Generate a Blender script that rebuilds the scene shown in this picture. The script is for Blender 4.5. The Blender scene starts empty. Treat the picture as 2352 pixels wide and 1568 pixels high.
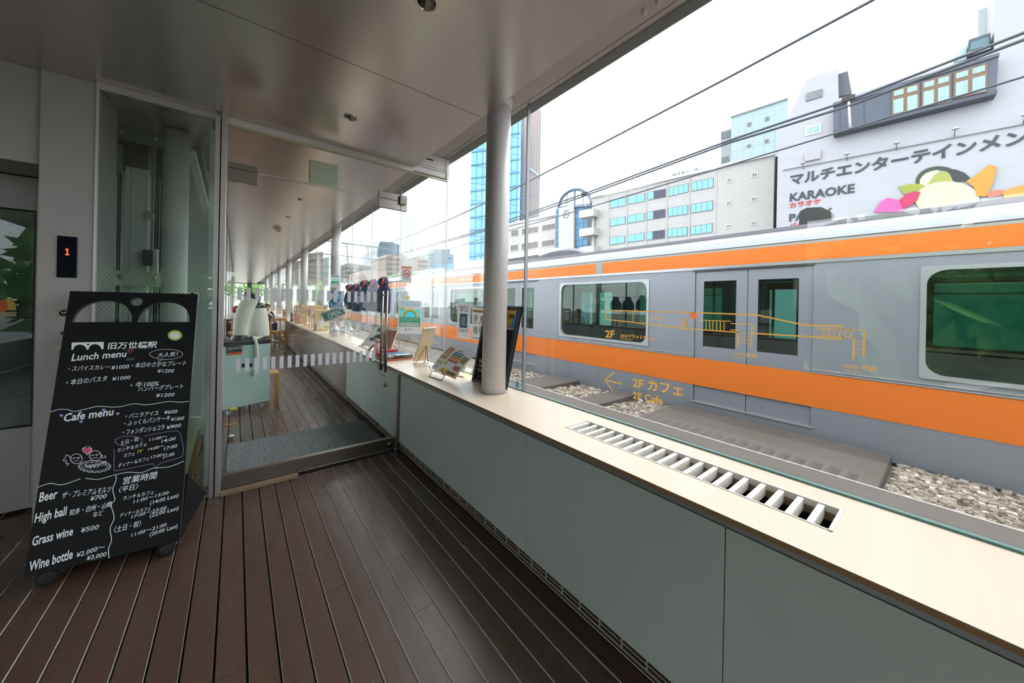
import bpy, math, random
from mathutils import Vector, Matrix
random.seed(7)
S = bpy.context.scene
COL = S.collection
V = Vector

# ---------------------------------------------------------------- camera, sky, sun, exposure
F_PX, PX0, PY0, ROLL, YAW, EYE = 801.0, 1176.0, 697.0, 0.020, math.atan(633.0 / 801.0), 1.35
FW = V((math.sin(YAW), math.cos(YAW), 0)); RT = V((math.cos(YAW), -math.sin(YAW), 0)); UP = V((0, 0, 1))
cam_d = bpy.data.cameras.new('camera'); cam = bpy.data.objects.new('camera', cam_d); COL.objects.link(cam)
cam_d.sensor_width = 36.0; cam_d.lens = F_PX / 2352 * 36; cam_d.shift_y = -(784 - PY0) / 2352
cam_d.clip_start = 0.02; cam_d.clip_end = 1500
rc = RT * math.cos(ROLL) + UP * math.sin(ROLL); uc = -RT * math.sin(ROLL) + UP * math.cos(ROLL)
cam.matrix_world = Matrix(((rc.x, uc.x, -FW.x, 0), (rc.y, uc.y, -FW.y, 0), (rc.z, uc.z, -FW.z, EYE), (0, 0, 0, 1)))
S.camera = cam
S.view_settings.view_transform = 'Standard'; S.view_settings.look = 'None'
S.view_settings.gamma = 1.0; S.view_settings.exposure = 0.0; S.view_settings.use_curve_mapping = False
S.cycles.max_bounces = 8; S.cycles.diffuse_bounces = 4; S.cycles.glossy_bounces = 4
S.cycles.transmission_bounces = 6; S.cycles.transparent_max_bounces = 28; S.cycles.caustics_reflective = False
S.cycles.sample_clamp_indirect = 6.0

SKY = 4.6
W = bpy.data.worlds.new('overcast_sky'); S.world = W; W.use_nodes = True
bgn = W.node_tree.nodes['Background']; bgn.inputs[0].default_value = (0.94, 0.97, 1.0, 1); bgn.inputs[1].default_value = SKY
sun_d = bpy.data.lights.new('overcast_sun', 'SUN'); sun_d.energy = 1.3; sun_d.angle = math.radians(35); sun_d.color = (1, .98, .95)
sun = bpy.data.objects.new('overcast_sun', sun_d); COL.objects.link(sun)
sun.rotation_euler = V((-0.62, -0.05, -0.78)).to_track_quat('-Z', 'Y').to_euler()

# ---------------------------------------------------------------- measuring helpers (a pixel of the photo -> a point on a real plane)
def ray(px, py):
    a, b = px - PX0, py - PY0
    u = a * math.cos(ROLL) + b * math.sin(ROLL); v = a * math.sin(ROLL) - b * math.cos(ROLL)
    return FW * F_PX + RT * u + UP * v
EYEP = V((0, 0, EYE))
def onp(px, py, o, n):
    d = ray(px, py); return EYEP + d * ((V(o) - EYEP).dot(V(n)) / d.dot(V(n)))
def onx(px, py, x): return onp(px, py, (x, 0, 0), (1, 0, 0))
def ony(px, py, y): return onp(px, py, (0, y, 0), (0, 1, 0))
def onz(px, py, z): return onp(px, py, (0, 0, z), (0, 0, 1))

# ---------------------------------------------------------------- materials
def lin(c):
    if isinstance(c, str): c = tuple(int(c[i:i + 2], 16) for i in (0, 2, 4))
    r = []
    for x in c[:3]:
        x = x / 255.0
        r.append(x / 12.92 if x <= .04045 else ((x + .055) / 1.055) ** 2.4)
    return tuple(r)
MATS = {}
ALB = 1.0
def pm(name, c, rough=.5, metal=0.0, spec=.5, noise=None, bump=None, emit=None, coat=0.0, rnoise=None):
    """procedural principled material; noise = (scale xyz, amount), bump = (scale xyz, strength)"""
    if name in MATS: return MATS[name]
    m = bpy.data.materials.new(name); m.use_nodes = True; nt = m.node_tree; b = nt.nodes['Principled BSDF']
    base = (*[q * ALB for q in lin(c)], 1); b.inputs['Base Color'].default_value = base
    b.inputs['Roughness'].default_value = rough; b.inputs['Metallic'].default_value = metal
    b.inputs['Specular IOR Level'].default_value = spec
    if coat: b.inputs['Coat Weight'].default_value = coat; b.inputs['Coat Roughness'].default_value = .08
    def tex(scale, detail=4):
        tc = nt.nodes.new('ShaderNodeTexCoord'); mp = nt.nodes.new('ShaderNodeMapping'); n = nt.nodes.new('ShaderNodeTexNoise')
        mp.inputs['Scale'].default_value = scale; n.inputs['Scale'].default_value = 1; n.inputs['Detail'].default_value = detail
        nt.links.new(tc.outputs['Object'], mp.inputs['Vector']); nt.links.new(mp.outputs[0], n.inputs['Vector']); return n
    if noise:
        n = tex(noise[0]); r = nt.nodes.new('ShaderNodeMapRange'); r.inputs['To Min'].default_value = 1 - noise[1]; r.inputs['To Max'].default_value = 1 + noise[1]
        mx = nt.nodes.new('ShaderNodeMix'); mx.data_type = 'RGBA'; mx.blend_type = 'MULTIPLY'; mx.inputs[0].default_value = 1
        mx.inputs[6].default_value = base; nt.links.new(n.outputs['Fac'], r.inputs['Value'])
        r.inputs['From Min'].default_value = .3; r.inputs['From Max'].default_value = .7
        nt.links.new(r.outputs[0], mx.inputs[7]); nt.links.new(mx.outputs[2], b.inputs['Base Color'])
    if rnoise:
        n = tex(rnoise[0]); r = nt.nodes.new('ShaderNodeMapRange'); r.inputs['From Min'].default_value = .3; r.inputs['From Max'].default_value = .7
        r.inputs['To Min'].default_value = rough - rnoise[1]; r.inputs['To Max'].default_value = rough + rnoise[1]
        nt.links.new(n.outputs['Fac'], r.inputs['Value']); nt.links.new(r.outputs[0], b.inputs['Roughness'])
    if bump:
        n = tex(bump[0]); bp = nt.nodes.new('ShaderNodeBump'); bp.inputs['Strength'].default_value = bump[1]; bp.inputs['Distance'].default_value = .01
        nt.links.new(n.outputs['Fac'], bp.inputs['Height']); nt.links.new(bp.outputs[0], b.inputs['Normal'])
    if emit: b.inputs['Emission Color'].default_value = (*lin(c), 1); b.inputs['Emission Strength'].default_value = emit
    MATS[name] = m; return m
def glass(name, tint=(1, 1, 1), refl=.04, rough=0.0, wire=None, haze=0.0):
    """flat sheet glass: clear transmission, Schlick reflection on each face, optional wire net or white haze"""
    if name in MATS: return MATS[name]
    m = bpy.data.materials.new(name); m.use_nodes = True; nt = m.node_tree; N = nt.nodes; L = nt.links
    N.remove(N['Principled BSDF']); out = N['Material Output']
    tr = N.new('ShaderNodeBsdfTransparent'); tr.inputs[0].default_value = (*tint, 1)
    gl = N.new('ShaderNodeBsdfGlossy'); gl.inputs['Roughness'].default_value = rough
    lw = N.new('ShaderNodeLayerWeight'); lw.inputs['Blend'].default_value = .5
    p = N.new('ShaderNodeMath'); p.operation = 'POWER'; p.inputs[1].default_value = 5; L.new(lw.outputs['Facing'], p.inputs[0])
    ma = N.new('ShaderNodeMath'); ma.operation = 'MULTIPLY_ADD'; ma.inputs[1].default_value = 1 - refl; ma.inputs[2].default_value = refl; L.new(p.outputs[0], ma.inputs[0])
    mx = N.new('ShaderNodeMixShader'); L.new(ma.outputs[0], mx.inputs[0]); L.new(tr.outputs[0], mx.inputs[1]); L.new(gl.outputs[0], mx.inputs[2])
    last = mx
    if haze:
        d = N.new('ShaderNodeBsdfDiffuse'); d.inputs[0].default_value = (.85, .87, .88, 1)
        m3 = N.new('ShaderNodeMixShader'); m3.inputs[0].default_value = haze; L.new(last.outputs[0], m3.inputs[1]); L.new(d.outputs[0], m3.inputs[2]); last = m3
    if wire:
        tc = N.new('ShaderNodeTexCoord'); sp = N.new('ShaderNodeSeparateXYZ'); L.new(tc.outputs['Object'], sp.inputs[0])
        facs = []
        for sgn in (1, -1):
            a = N.new('ShaderNodeMath'); a.operation = 'MULTIPLY_ADD'; a.inputs[1].default_value = sgn * wire[2]
            L.new(sp.outputs[wire[3]], a.inputs[0]); L.new(sp.outputs['Z'], a.inputs[2])
            b = N.new('ShaderNodeMath'); b.operation = 'DIVIDE'; b.inputs[1].default_value = wire[0]; L.new(a.outputs[0], b.inputs[0])
            c = N.new('ShaderNodeMath'); c.operation = 'FRACT'; L.new(b.outputs[0], c.inputs[0])
            d = N.new('ShaderNodeMath'); d.operation = 'LESS_THAN'; d.inputs[1].default_value = wire[1]; L.new(c.outputs[0], d.inputs[0]); facs.append(d)
        mxm = N.new('ShaderNodeMath'); mxm.operation = 'MAXIMUM'; L.new(facs[0].outputs[0], mxm.inputs[0]); L.new(facs[1].outputs[0], mxm.inputs[1])
        wd = N.new('ShaderNodeBsdfDiffuse'); wd.inputs[0].default_value = (.07, .085, .08, 1)
        m4 = N.new('ShaderNodeMixShader'); L.new(mxm.outputs[0], m4.inputs[0]); L.new(last.outputs[0], m4.inputs[1]); L.new(wd.outputs[0], m4.inputs[2]); last = m4
    L.new(last.outputs[0], out.inputs['Surface']); MATS[name] = m; return m

def film(name, c, through=.5):
    """thin sheet (paper, film) that lets part of the light behind it through"""
    if name in MATS: return MATS[name]
    m = bpy.data.materials.new(name); m.use_nodes = True; nt = m.node_tree; nt.nodes.remove(nt.nodes['Principled BSDF'])
    d = nt.nodes.new('ShaderNodeBsdfDiffuse'); t = nt.nodes.new('ShaderNodeBsdfTranslucent'); x = nt.nodes.new('ShaderNodeMixShader'); x.inputs[0].default_value = through
    for q in (d, t): q.inputs[0].default_value = (*lin(c), 1)
    nt.links.new(d.outputs[0], x.inputs[1]); nt.links.new(t.outputs[0], x.inputs[2]); nt.links.new(x.outputs[0], nt.nodes['Material Output'].inputs['Surface']); MATS[name] = m; return m

WHITE = pm('white_paint', 'd8d6d6', .45, noise=((3, 3, 3), .03))
STEEL_W = pm('white_painted_steel', 'dedad7', .5, bump=((60, 60, 60), .08), noise=((4, 4, 4), .03))
COLUMN = pm('column_paint', 'cfcccd', .38, noise=((6, 6, 2), .03))
STAINLESS = pm('brushed_stainless', '938b85', .32, 1.0, noise=((2, 40, 40), .06))
ALU = pm('anodised_aluminium', 'c3c0c2', .38, .7)
CEIL = pm('ceiling_panel', 'cfc6be', .25, .75, noise=((.7, .7, .7), .02), bump=((1.1, .55, 1), .004))
PANEL = pm('counter_panel_lacquer', (178, 188, 184), .42, .1, noise=((1.4, 1.4, 1.4), .05))
GREYP = pm('grey_wall_panel', 'a3a19f', .5, .1, noise=((1.5, 1.5, 1.5), .04))
BLACK = pm('black_plastic', '141517', .45)
RUBBER = pm('black_rubber', '1b1c1e', .7)
DARK = pm('dark_void', '0c0c0c', .9)
PAPER = film('white_paper', 'f0eff0', .4)
WOOD = pm('pale_timber', 'd9b98c', .55, noise=((18, 18, 3), .12))
OAK = pm('oak_furniture', 'b98445', .5, noise=((6, 30, 30), .12))
GOLD = film('gold_film', 'dda94e', .5)
CHALK = pm('chalk_pen', 'e9eef2', .8)
GL_WIN = glass('window_glass', (.985, .995, .992), .05)
GL_EDGE = pm('glass_edge_green', '5d8d8a', .15)
GL_DOOR = glass('door_glass', (.97, .985, .975), .045)
GL_WIRE = glass('wired_glass', (.9, .95, .93), .05, wire=(.027, .03, 1.38, 'X'))
GL_WIRE2 = glass('wired_door_glass', (.62, .74, .72), .06, wire=(.027, .03, 1.38, 'X'))
NAVY = pm('navy_cloth', '24335f', .85, noise=((14, 14, 14), .2), bump=((25, 25, 12), .25))
RED = pm('red_lining', 'c6304a', .75)

# ---------------------------------------------------------------- mesh builder
def frame_of(n):
    n = V(n).normalized(); a = UP if abs(n.z) < .95 else V((1, 0, 0))
    u = a.cross(n).normalized(); return u, n.cross(u), n
_txt = {}
def text_mesh(s, bold=0.0, shear=0.0):
    k = (s, bold, shear)
    if k not in _txt:
        c = bpy.data.curves.new('t', 'FONT'); c.body = s; c.size = 1; c.offset = bold; c.shear = shear; c.resolution_u = 2
        o = bpy.data.objects.new('t', c); me = o.to_mesh()
        vs = [v.co.copy() for v in me.vertices]; fs = [tuple(p.vertices) for p in me.polygons]
        o.to_mesh_clear(); bpy.data.objects.remove(o); bpy.data.curves.remove(c)
        _txt[k] = (vs, fs, min(v.x for v in vs), max(v.x for v in vs))
    return _txt[k]
class MB:
    def __init__(s): s.v = []; s.f = []; s.m = []; s.s = []
    def face(s, idx, m=0, sm=False): s.f.append(tuple(idx)); s.m.append(m); s.s.append(sm)
    def add(s, vs): i = len(s.v); s.v.extend(V(x) for x in vs); return i
    def ob(s, o, a, b, c, m=0):
        """box from corner o with edge vectors a, b, c"""
        o, a, b, c = V(o), V(a), V(b), V(c)
        if a.cross(b).dot(c) < 0: a, b = b, a
        i = s.add([o, o + a, o + a + b, o + b, o + c, o + a + c, o + a + b + c, o + b + c])
        for q in ((3, 2, 1, 0), (4, 5, 6, 7), (0, 1, 5, 4), (1, 2, 6, 5), (2, 3, 7, 6), (3, 0, 4, 7)): s.face([i + k for k in q], m)
        return s
    def box(s, x0, x1, y0, y1, z0, z1, m=0):
        return s.ob((x0, y0, z0), (x1 - x0, 0, 0), (0, y1 - y0, 0), (0, 0, z1 - z0), m)
    def bar(s, p, q, w, h, m=0, up=(0, 0, 1)):
        p, q = V(p), V(q); d = q - p; n = d.normalized(); u = V(up)
        if abs(n.dot(u)) > .98: u = V((1, 0, 0))
        a = n.cross(u).normalized(); b = a.cross(n).normalized()
        return s.ob(p - a * w / 2 - b * h / 2, d, a * w, b * h, m)
    def prism(s, poly, d, m=0, m2=None):
        poly = [V(p) for p in poly]; d = V(d); n = len(poly); nn = V((0, 0, 0))
        for k in range(n): nn += (poly[k] - poly[0]).cross(poly[(k + 1) % n] - poly[0])
        if nn.dot(d) > 0: poly = poly[::-1]
        i = s.add(poly); j = s.add([p + d for p in poly])
        s.face(range(i, i + n), m); s.face(range(j + n - 1, j - 1, -1), m if m2 is None else m2)
        for k in range(n): s.face((i + (k + 1) % n, i + k, j + k, j + (k + 1) % n), m if m2 is None else m2)
        return s
    def tube(s, pts, r, seg=8, m=0, caps=True):
        pts = [V(p) for p in pts]; n = len(pts); rr = r if isinstance(r, (list, tuple)) else [r] * n; rings = []; u0 = None
        for k in range(n):
            t = (pts[min(k + 1, n - 1)] - pts[max(k - 1, 0)]).normalized()
            if u0 is None: u0 = frame_of(t)[0]
            u = (u0 - t * u0.dot(t)); u = u.normalized() if u.length > 1e-6 else frame_of(t)[0]; u0 = u; w = t.cross(u)
            rings.append(s.add([pts[k] + (u * math.cos(2 * math.pi * q / seg) + w * math.sin(2 * math.pi * q / seg)) * rr[k] for q in range(seg)]))
        for a, b in zip(rings, rings[1:]):
            for q in range(seg): s.face((a + q, a + (q + 1) % seg, b + (q + 1) % seg, b + q), m, True)
        if caps: s.face(range(rings[0] + seg - 1, rings[0] - 1, -1), m); s.face(range(rings[-1], rings[-1] + seg), m)
        return s
    def lathe(s, c, prof, seg=20, m=0, ax=(0, 0, 1), sm=True):
        """profile [(radius, height)] turned about the axis through c"""
        u, w, n = frame_of(ax); c = V(c); rings = []
        for r, h in prof:
            r = max(r, 1e-5)
            rings.append(s.add([c + n * h + (u * math.cos(2 * math.pi * q / seg) + w * math.sin(2 * math.pi * q / seg)) * r for q in range(seg)]))
        for a, b in zip(rings, rings[1:]):
            for q in range(seg): s.face((a + q, a + (q + 1) % seg, b + (q + 1) % seg, b + q), m, sm)
        s.face(range(rings[0] + seg - 1, rings[0] - 1, -1), m); s.face(range(rings[-1], rings[-1] + seg), m)
        return s
    def ball(s, c, rx, ry=None, rz=None, seg=14, rings=9, m=0, R=None):
        ry = ry or rx; rz = rz or rx; c = V(c); R = R or Matrix.Identity(3); rs = []
        for k in range(rings + 1):
            a = math.pi * k / rings; r = max(math.sin(a), 1e-4)
            rs.append(s.add([c + R @ V((rx * r * math.cos(2 * math.pi * q / seg), ry * r * math.sin(2 * math.pi * q / seg), -rz * math.cos(a))) for q in range(seg)]))
        for a, b in zip(rs, rs[1:]):
            for q in range(seg): s.face((a + q, a + (q + 1) % seg, b + (q + 1) % seg, b + q), m, True)
        return s
    def loft(s, rings, m=0, caps=True, sm=True):
        n = len(rings[0]); ids = [s.add(r) for r in rings]
        for a, b in zip(ids, ids[1:]):
            for q in range(n): s.face((a + q, a + (q + 1) % n, b + (q + 1) % n, b + q), m, sm)
        if caps: s.face(range(ids[0] + n - 1, ids[0] - 1, -1), m); s.face(range(ids[-1], ids[-1] + n), m)
        return s
    def ribbon(s, pts, w, n, t=.0006, m=0, close=False):
        """a painted or drawn line of width w lying on a surface of normal n"""
        pts = [V(p) for p in pts]; n = V(n).normalized(); K = len(pts); i = []
        for k in range(K):
            if close: d = pts[(k + 1) % K] - pts[k - 1]
            else: d = pts[min(k + 1, K - 1)] - pts[max(k - 1, 0)]
            a = n.cross(d.normalized()) * w / 2; i.append(s.add([pts[k] - a + n * t, pts[k] + a + n * t]))
        for k in range(K if close else K - 1):
            a, b = i[k], i[(k + 1) % K]; s.face((a, b, b + 1, a + 1), m)
        return s
    def poly(s, pts, n, t=.0006, m=0):
        n = V(n).normalized(); pts = [V(p) + n * t for p in pts]; nn = V((0, 0, 0))
        for k in range(len(pts)): nn += (pts[k] - pts[0]).cross(pts[(k + 1) % len(pts)] - pts[0])
        if nn.dot(n) < 0: pts = pts[::-1]
        i = s.add(pts); s.face(range(i, i + len(pts)), m); return s
    def text(s, st, p0, p1, h, n, t=.0008, m=0, bold=0.0, shear=0.0):
        """lettering along the baseline p0 -> p1, capital height h, on a surface of normal n"""
        vs, fs, x0, x1 = text_mesh(st, bold, shear); p0, p1, n = V(p0), V(p1), V(n).normalized()
        u = p1 - p0; kx = u.length / (x1 - x0); u.normalize(); w = n.cross(u).normalized(); ky = h / (.72 if st.isascii() else .86)
        i = s.add([p0 + u * ((v.x - x0) * kx) + w * (v.y * ky) + n * t for v in vs])
        for f in fs: s.face([i + k for k in f], m)
        return s
    def build(s, name, mats, parent=None, bevel=0.0, kind=None, seg=2):
        if not isinstance(mats, (list, tuple)): mats = [mats]
        me = bpy.data.meshes.new(name); org = V((0, 0, 0))
        if parent is None and kind is None and s.v:
            xs = [v.x for v in s.v]; ys = [v.y for v in s.v]; org = V(((min(xs) + max(xs)) / 2, (min(ys) + max(ys)) / 2, min(v.z for v in s.v)))
        me.from_pydata([v - org for v in s.v], [], s.f)
        for m in mats: me.materials.append(m)
        me.polygons.foreach_set('material_index', s.m); me.polygons.foreach_set('use_smooth', s.s); me.update()
        o = bpy.data.objects.new(name, me); COL.objects.link(o); o.location = org
        if parent is not None:
            o.parent = parent
            o.matrix_parent_inverse = Matrix.Translation(-parent.location)
        if bevel:
            b = o.modifiers.new('bevel', 'BEVEL'); b.width = bevel; b.segments = seg; b.limit_method = 'ANGLE'; b.angle_limit = math.radians(40)
        if kind: o['kind'] = kind
        return o
def thing(name, label, cat, loc=(0, 0, 0), group=None):
    o = bpy.data.objects.new(name, None); COL.objects.link(o); o.location = loc; o.empty_display_size = .1
    return tag(o, label, cat, group)
def tag(o, label, cat, group=None, kind=None):
    o['label'] = label; o['category'] = cat
    if group: o['group'] = group
    if kind: o['kind'] = kind
    return o
def struct(o, label=None):
    o['kind'] = 'structure'
    if label: o['label'] = label
    return o
KIDS = {}
def dup(root, delta, label=None, rotz=0.0):
    """copy of a thing with copies of its parts and sub-parts, moved by delta"""
    kids = {}
    for o in COL.objects:
        if o.parent: kids.setdefault(o.parent.name, []).append(o)
    def rec(o, par):
        c = o.copy(); COL.objects.link(c)
        if par is not None: c.parent = par
        for k in kids.get(o.name, []): rec(k, c)
        return c
    r = rec(root, None); r.location = root.location + V(delta); r.rotation_euler.z += rotz
    if label: r['label'] = label
    return r
# ================================================================ THE ROOM
YB, YE = -4.0, 36.0                       # corridor runs from behind the camera to the far end
ZC, ZW, XG, YP = 2.59, 0.735, 1.60, 3.12  # ceiling, worktop, window glass, glazed partition
PLANK = pm('deck_plank', '4f3d33', .27, spec=.55, noise=((7, .8, 7), .09), rnoise=((9, 1.2, 9), .05), bump=((30, 2.5, 30), .03))
PLSIDE = pm('deck_plank_side', 'd6d2ce', .5)
f = MB(); k = -32
while True:
    x = -.043 + .0953 * k
    if x > 1.2: break
    y = YB - random.uniform(0, 1.5)
    while y < YE:
        L = random.choice((.91, 1.37, 1.82, 1.82)) if y < 7 else 3.64
        a, b = max(y, YB), min(y + L - .002, YE)
        if b > a and not (x < -1.05 and a > 3.6) and not (x < -.15 and a > 4.6):
            i0 = len(f.f); f.box(x + .0042, x + .0953 - .0042, a, b, -.02, 0)
            for q in range(i0, len(f.f)):
                p = f.f[q]; xs = {round(f.v[t].x, 4) for t in p}
                if len(xs) == 1: f.m[q] = 1
        y += L
    k += 1
f.box(-3.1, 1.25, YB, YE, -.06, -.021, 2)
struct(f.build('floor', [PLANK, PLSIDE, DARK], kind='structure'))

f = MB(); seams = [YB, -.45, 1.97, 5.06, 7.46, 9.86, 12.3, 14.7, 17.1, 19.5, 21.9, 24.3, 26.7, 29.1, 31.5, YE]
HOLES = [(.598, 1.367), (.587, 2.549)]
def holed(x0, x1, y0, y1, z, holes, r, n=28):
    """ceiling sheet x0..x1, y0..y1 with round openings, cut as strips around each opening"""
    ys = sorted(holes, key=lambda h: h[1]); y = y0
    for hx, hy in ys:
        s = r + .03; f.box(x0, x1, y, hy - s, z, z + .028); f.box(x0, hx - s, hy - s, hy + s, z, z + .028); f.box(hx + s, x1, hy - s, hy + s, z, z + .028); y = hy + s
        ring = [(hx + r * math.cos(2 * math.pi * (q + .5) / n), hy + r * math.sin(2 * math.pi * (q + .5) / n)) for q in range(n)]
        def edge(p):
            dx, dy = p[0] - hx, p[1] - hy; k = s / max(abs(dx), abs(dy)); return (hx + dx * k, hy + dy * k)
        for q in range(n):
            a_, b_ = ring[q], ring[(q + 1) % n]; c_, d_ = edge(b_), edge(a_); i = f.add([(a_[0], a_[1], z), (d_[0], d_[1], z)] + ([(hx + s * math.copysign(1, d_[0] - hx), hy + s * math.copysign(1, d_[1] - hy), z)] if abs(abs(d_[0] - hx) - s) < 1e-6 and abs(abs(c_[0] - hx) - s) > 1e-6 or abs(abs(d_[0] - hx) - s) > 1e-6 and abs(abs(c_[0] - hx) - s) < 1e-6 else []) + [(c_[0], c_[1], z), (b_[0], b_[1], z)])
            f.face(range(i, len(f.v)), 0)
    f.box(x0, x1, y, y1, z, z + .028)
for a, b in zip(seams, seams[1:]):
    hs = [h for h in HOLES if a < h[1] < b]
    if hs: holed(-3.1, 1.271, a + .0025, b - .0025, ZC, hs, .040)
    else: f.box(-3.1, 1.271, a + .0025, b - .0025, ZC, ZC + .028)
f.box(-3.1, 1.262, YB, YE, ZC + .06, ZC + .08, 1)
struct(f.build('ceiling', [CEIL, DARK], kind='structure'))
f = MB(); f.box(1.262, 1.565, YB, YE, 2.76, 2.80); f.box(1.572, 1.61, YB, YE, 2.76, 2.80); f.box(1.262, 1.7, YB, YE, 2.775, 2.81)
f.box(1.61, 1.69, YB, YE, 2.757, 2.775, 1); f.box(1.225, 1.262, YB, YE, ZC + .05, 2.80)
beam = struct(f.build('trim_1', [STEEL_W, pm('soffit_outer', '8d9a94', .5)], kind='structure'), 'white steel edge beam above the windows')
for y0 in (.86, .93, 3.22, 3.30, 3.42, 3.5):
    g = MB(); g.lathe((1.5, y0, 2.76), [(.0, -.024), (.011, -.023), (.013, -.01), (.013, 0)], 12); g.build('bolt', WHITE, beam)
for a, b in ((3.15, 3.6), (6.6, 7.0)):
    g = MB(); g.box(1.46, 1.555, a, b, 2.75, 2.76); g.build('bracket_plate', WHITE, beam)
f = MB(); f.box(-3.1, 1.72, YB, YE, 2.81, 2.95)
struct(f.build('trim_2', STEEL_W, kind='structure'), 'roof slab over the corridor')

# windows along the track: sheet glass from the worktop up to the edge beam
def pane(name, x0, x1, y0, y1, z0, z1, m): 
    g = MB(); g.box(x0, x1, y0, y1, z0, z1); return struct(g.build(name, m, kind='structure'))
joints = [YB, 1.875, 3.09, 4.3, 5.5, 6.65, 7.85, 10.2, 12.6, 15, 17.4, 19.8, 22.2, 24.6, 27, 29.4, 31.8, YE]
WIN = []
for n, (a, b) in enumerate(zip(joints, joints[1:])):
    WIN.append(pane('window_%d' % (n + 1), XG, XG + .010, a + .004, b - .004, ZW, 2.76, GL_WIN))
    if n:
        g = MB()
        if n == 1: g.box(XG - .014, XG + .010, a - .008, a + .003, ZW, 2.758)
        else: g.box(XG - .002, XG + .010, a - .004, a + .003, ZW, 2.758)
        g.build('mullion' if n == 1 else 'joint_bead', pm('mullion_grey', '8b9096', .35, .3) if n == 1 else ALU, WIN[n])
g = MB(); g.box(XG - .012, XG + .004, YB, YE, ZW, ZW + .007); struct(g.build('trim_3', GL_EDGE, kind='structure'), 'green glass edge along the worktop')

# wall under the window, dark base behind the panels
g = MB(); g.box(1.60, 1.64, YB, YE, -.6, ZW - .04); g.box(1.205, 1.21, YB, YE, 0, .69, 1)
struct(g.build('wall_right', [GREYP, DARK], kind='structure'))
GRILLE = pm('cream_grille', '9d978a', .5)
g = MB()
for z, t in ((.024, .005), (.046, .003), (.064, .003)): g.box(1.188, 1.196, YB, 20, z, z + t)
for q in range(0, 170): 
    y = YB + .05 + q * .105; g.box(1.187, 1.193, y, y + .006, .024, .08)
struct(g.build('baseboard_right', GRILLE, kind='structure'), 'cream wire grille along the floor under the panels')

# glazed partition across the corridor
g = MB(); g.box(-.066, 1.256, YP - .02, YP + .03, 2.547, ZC); g.box(1.256, 1.63, YP - .02, YP + .03, 2.562, 2.615); g.box(1.256, 1.63, YP - .012, YP + .025, 2.615, 2.757)
g.box(-.066, 1.63, YP - .006, YP + .016, 2.54, 2.547, 1)
g.box(1.256, 1.63, YP - .0205, YP - .019, 2.612, 2.616, 2); g.box(1.3, 1.63, YP - .0126, YP - .012, 2.636, 2.639, 2); g.box(1.33, 1.46, YP - .013, YP - .012, 2.70, 2.712, 2)
struct(g.build('trim_4', [STEEL_W, pm('header_bead', 'c9c2a0', .4), DARK], kind='structure'), 'white head frame of the glass partition')
g = MB(); g.box(-.128, -.102, YP - .035, YP + .03, 0, 2.573); g.box(-.096, -.066, YP - .045, YP + .04, 0, ZC); g.box(-.102, -.096, YP - .01, YP + .03, 0, ZC, 1)
struct(g.build('trim_5', [ALU, DARK], kind='structure', bevel=.002), 'pale aluminium door jamb')
g = MB(); g.box(1.150, 1.164, YP - .045, YP + .02, 0, .70); g.box(1.146, 1.152, YP - .012, YP + .02, .0, .70, 1)
struct(g.build('trim_6', [STAINLESS, ALU], kind='structure'), 'steel post where the door meets the counter')
g = MB(); g.box(-.066, .39, YP - .055, YP + .02, 0, .022); g.box(.06, 1.146, YP - .02, YP + .02, 0, .006, 1)
struct(g.build('trim_7', [pm('sill_timber', '9c8870', .5), DARK], kind='structure'), 'pale sill strip at the foot of the door')
pane('window_30', 1.150, XG, YP, YP + .010, ZW, 2.545, GL_DOOR)
pane('window_31', -.06, 1.148, YP, YP + .010, 2.255, 2.547, GL_DOOR)

# glass swing door
d = bpy.data.objects.new('door_1', None); COL.objects.link(d); d.location = (-.05, YP, 0); struct(d)
g = MB(); g.box(-.056, 1.144, YP, YP + .010, .12, 2.247); g.build('door_glass', GL_DOOR, d)
g = MB(); g.box(-.060, 1.146, YP - .016, YP + .026, .03, .127); rail = g.build('bottom_rail', STAINLESS, d, bevel=.002)
g = MB(); g.lathe((1.093, YP - .016, .077), [(.018, 0), (.018, .004), (.012, .007), (0, .008)], 20, ax=(0, -1, 0)); g.build('floor_lock', STAINLESS, rail)
g = MB(); g.box(-.060, .107, YP - .013, YP + .023, 2.165, 2.249); g.build('pivot_patch', STAINLESS, d, bevel=.0015)
g = MB(); g.box(-.060, .107, YP - .013, YP + .023, 2.254, 2.292); g.build('transom_patch', STAINLESS, d, bevel=.0015)
g = MB(); g.box(.96, 1.148, YP - .013, YP + .023, 2.172, 2.249); g.build('corner_patch', STAINLESS, d, bevel=.0015)
g = MB(); g.box(.96, 1.213, YP - .013, YP + .023, 2.254, 2.312); g.box(1.152, 1.213, YP - .013, YP + .023, 2.172, 2.254); g.build('fixed_patch', STAINLESS, d, bevel=.0015)
g = MB(); g.box(1.135, 1.195, YP - .043, YP - .013, 2.222, 2.30); lk = g.build('door_sensor', pm('grey_beige_plastic', 'b3aba4', .5), d, bevel=.006)
g = MB(); g.box(1.148, 1.183, YP - .046, YP - .043, 2.268, 2.293); g.build('sensor_cover', WHITE, lk, bevel=.002)
for nm, yy in (('pull_handle', YP - .055), ('pull_handle', YP + .065)):
    g = MB(); g.tube([(1.029, yy, .73), (1.029, yy, 1.44)], .0125, 14)
    for z in (.80, 1.405): g.tube([(1.029, yy, z), (1.029, YP, z)], .009, 10)
    g.build(nm, pm('handle_steel', 'a79f98', .34, 1.0), d)
STRIPE = film('white_film', 'f2f2f8', .5)
x0s, x1s = .003, .929
for row, (z0, z1) in enumerate(((.83, .922), (1.335, 1.427))):
    g = MB()
    for q in range(19):
        x = x0s + (x1s - x0s) * q / 18; g.box(x, x + .0255, YP - .0012, YP - .0002, z0, z1)
    g.build('safety_stripes', STRIPE, d)
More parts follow.
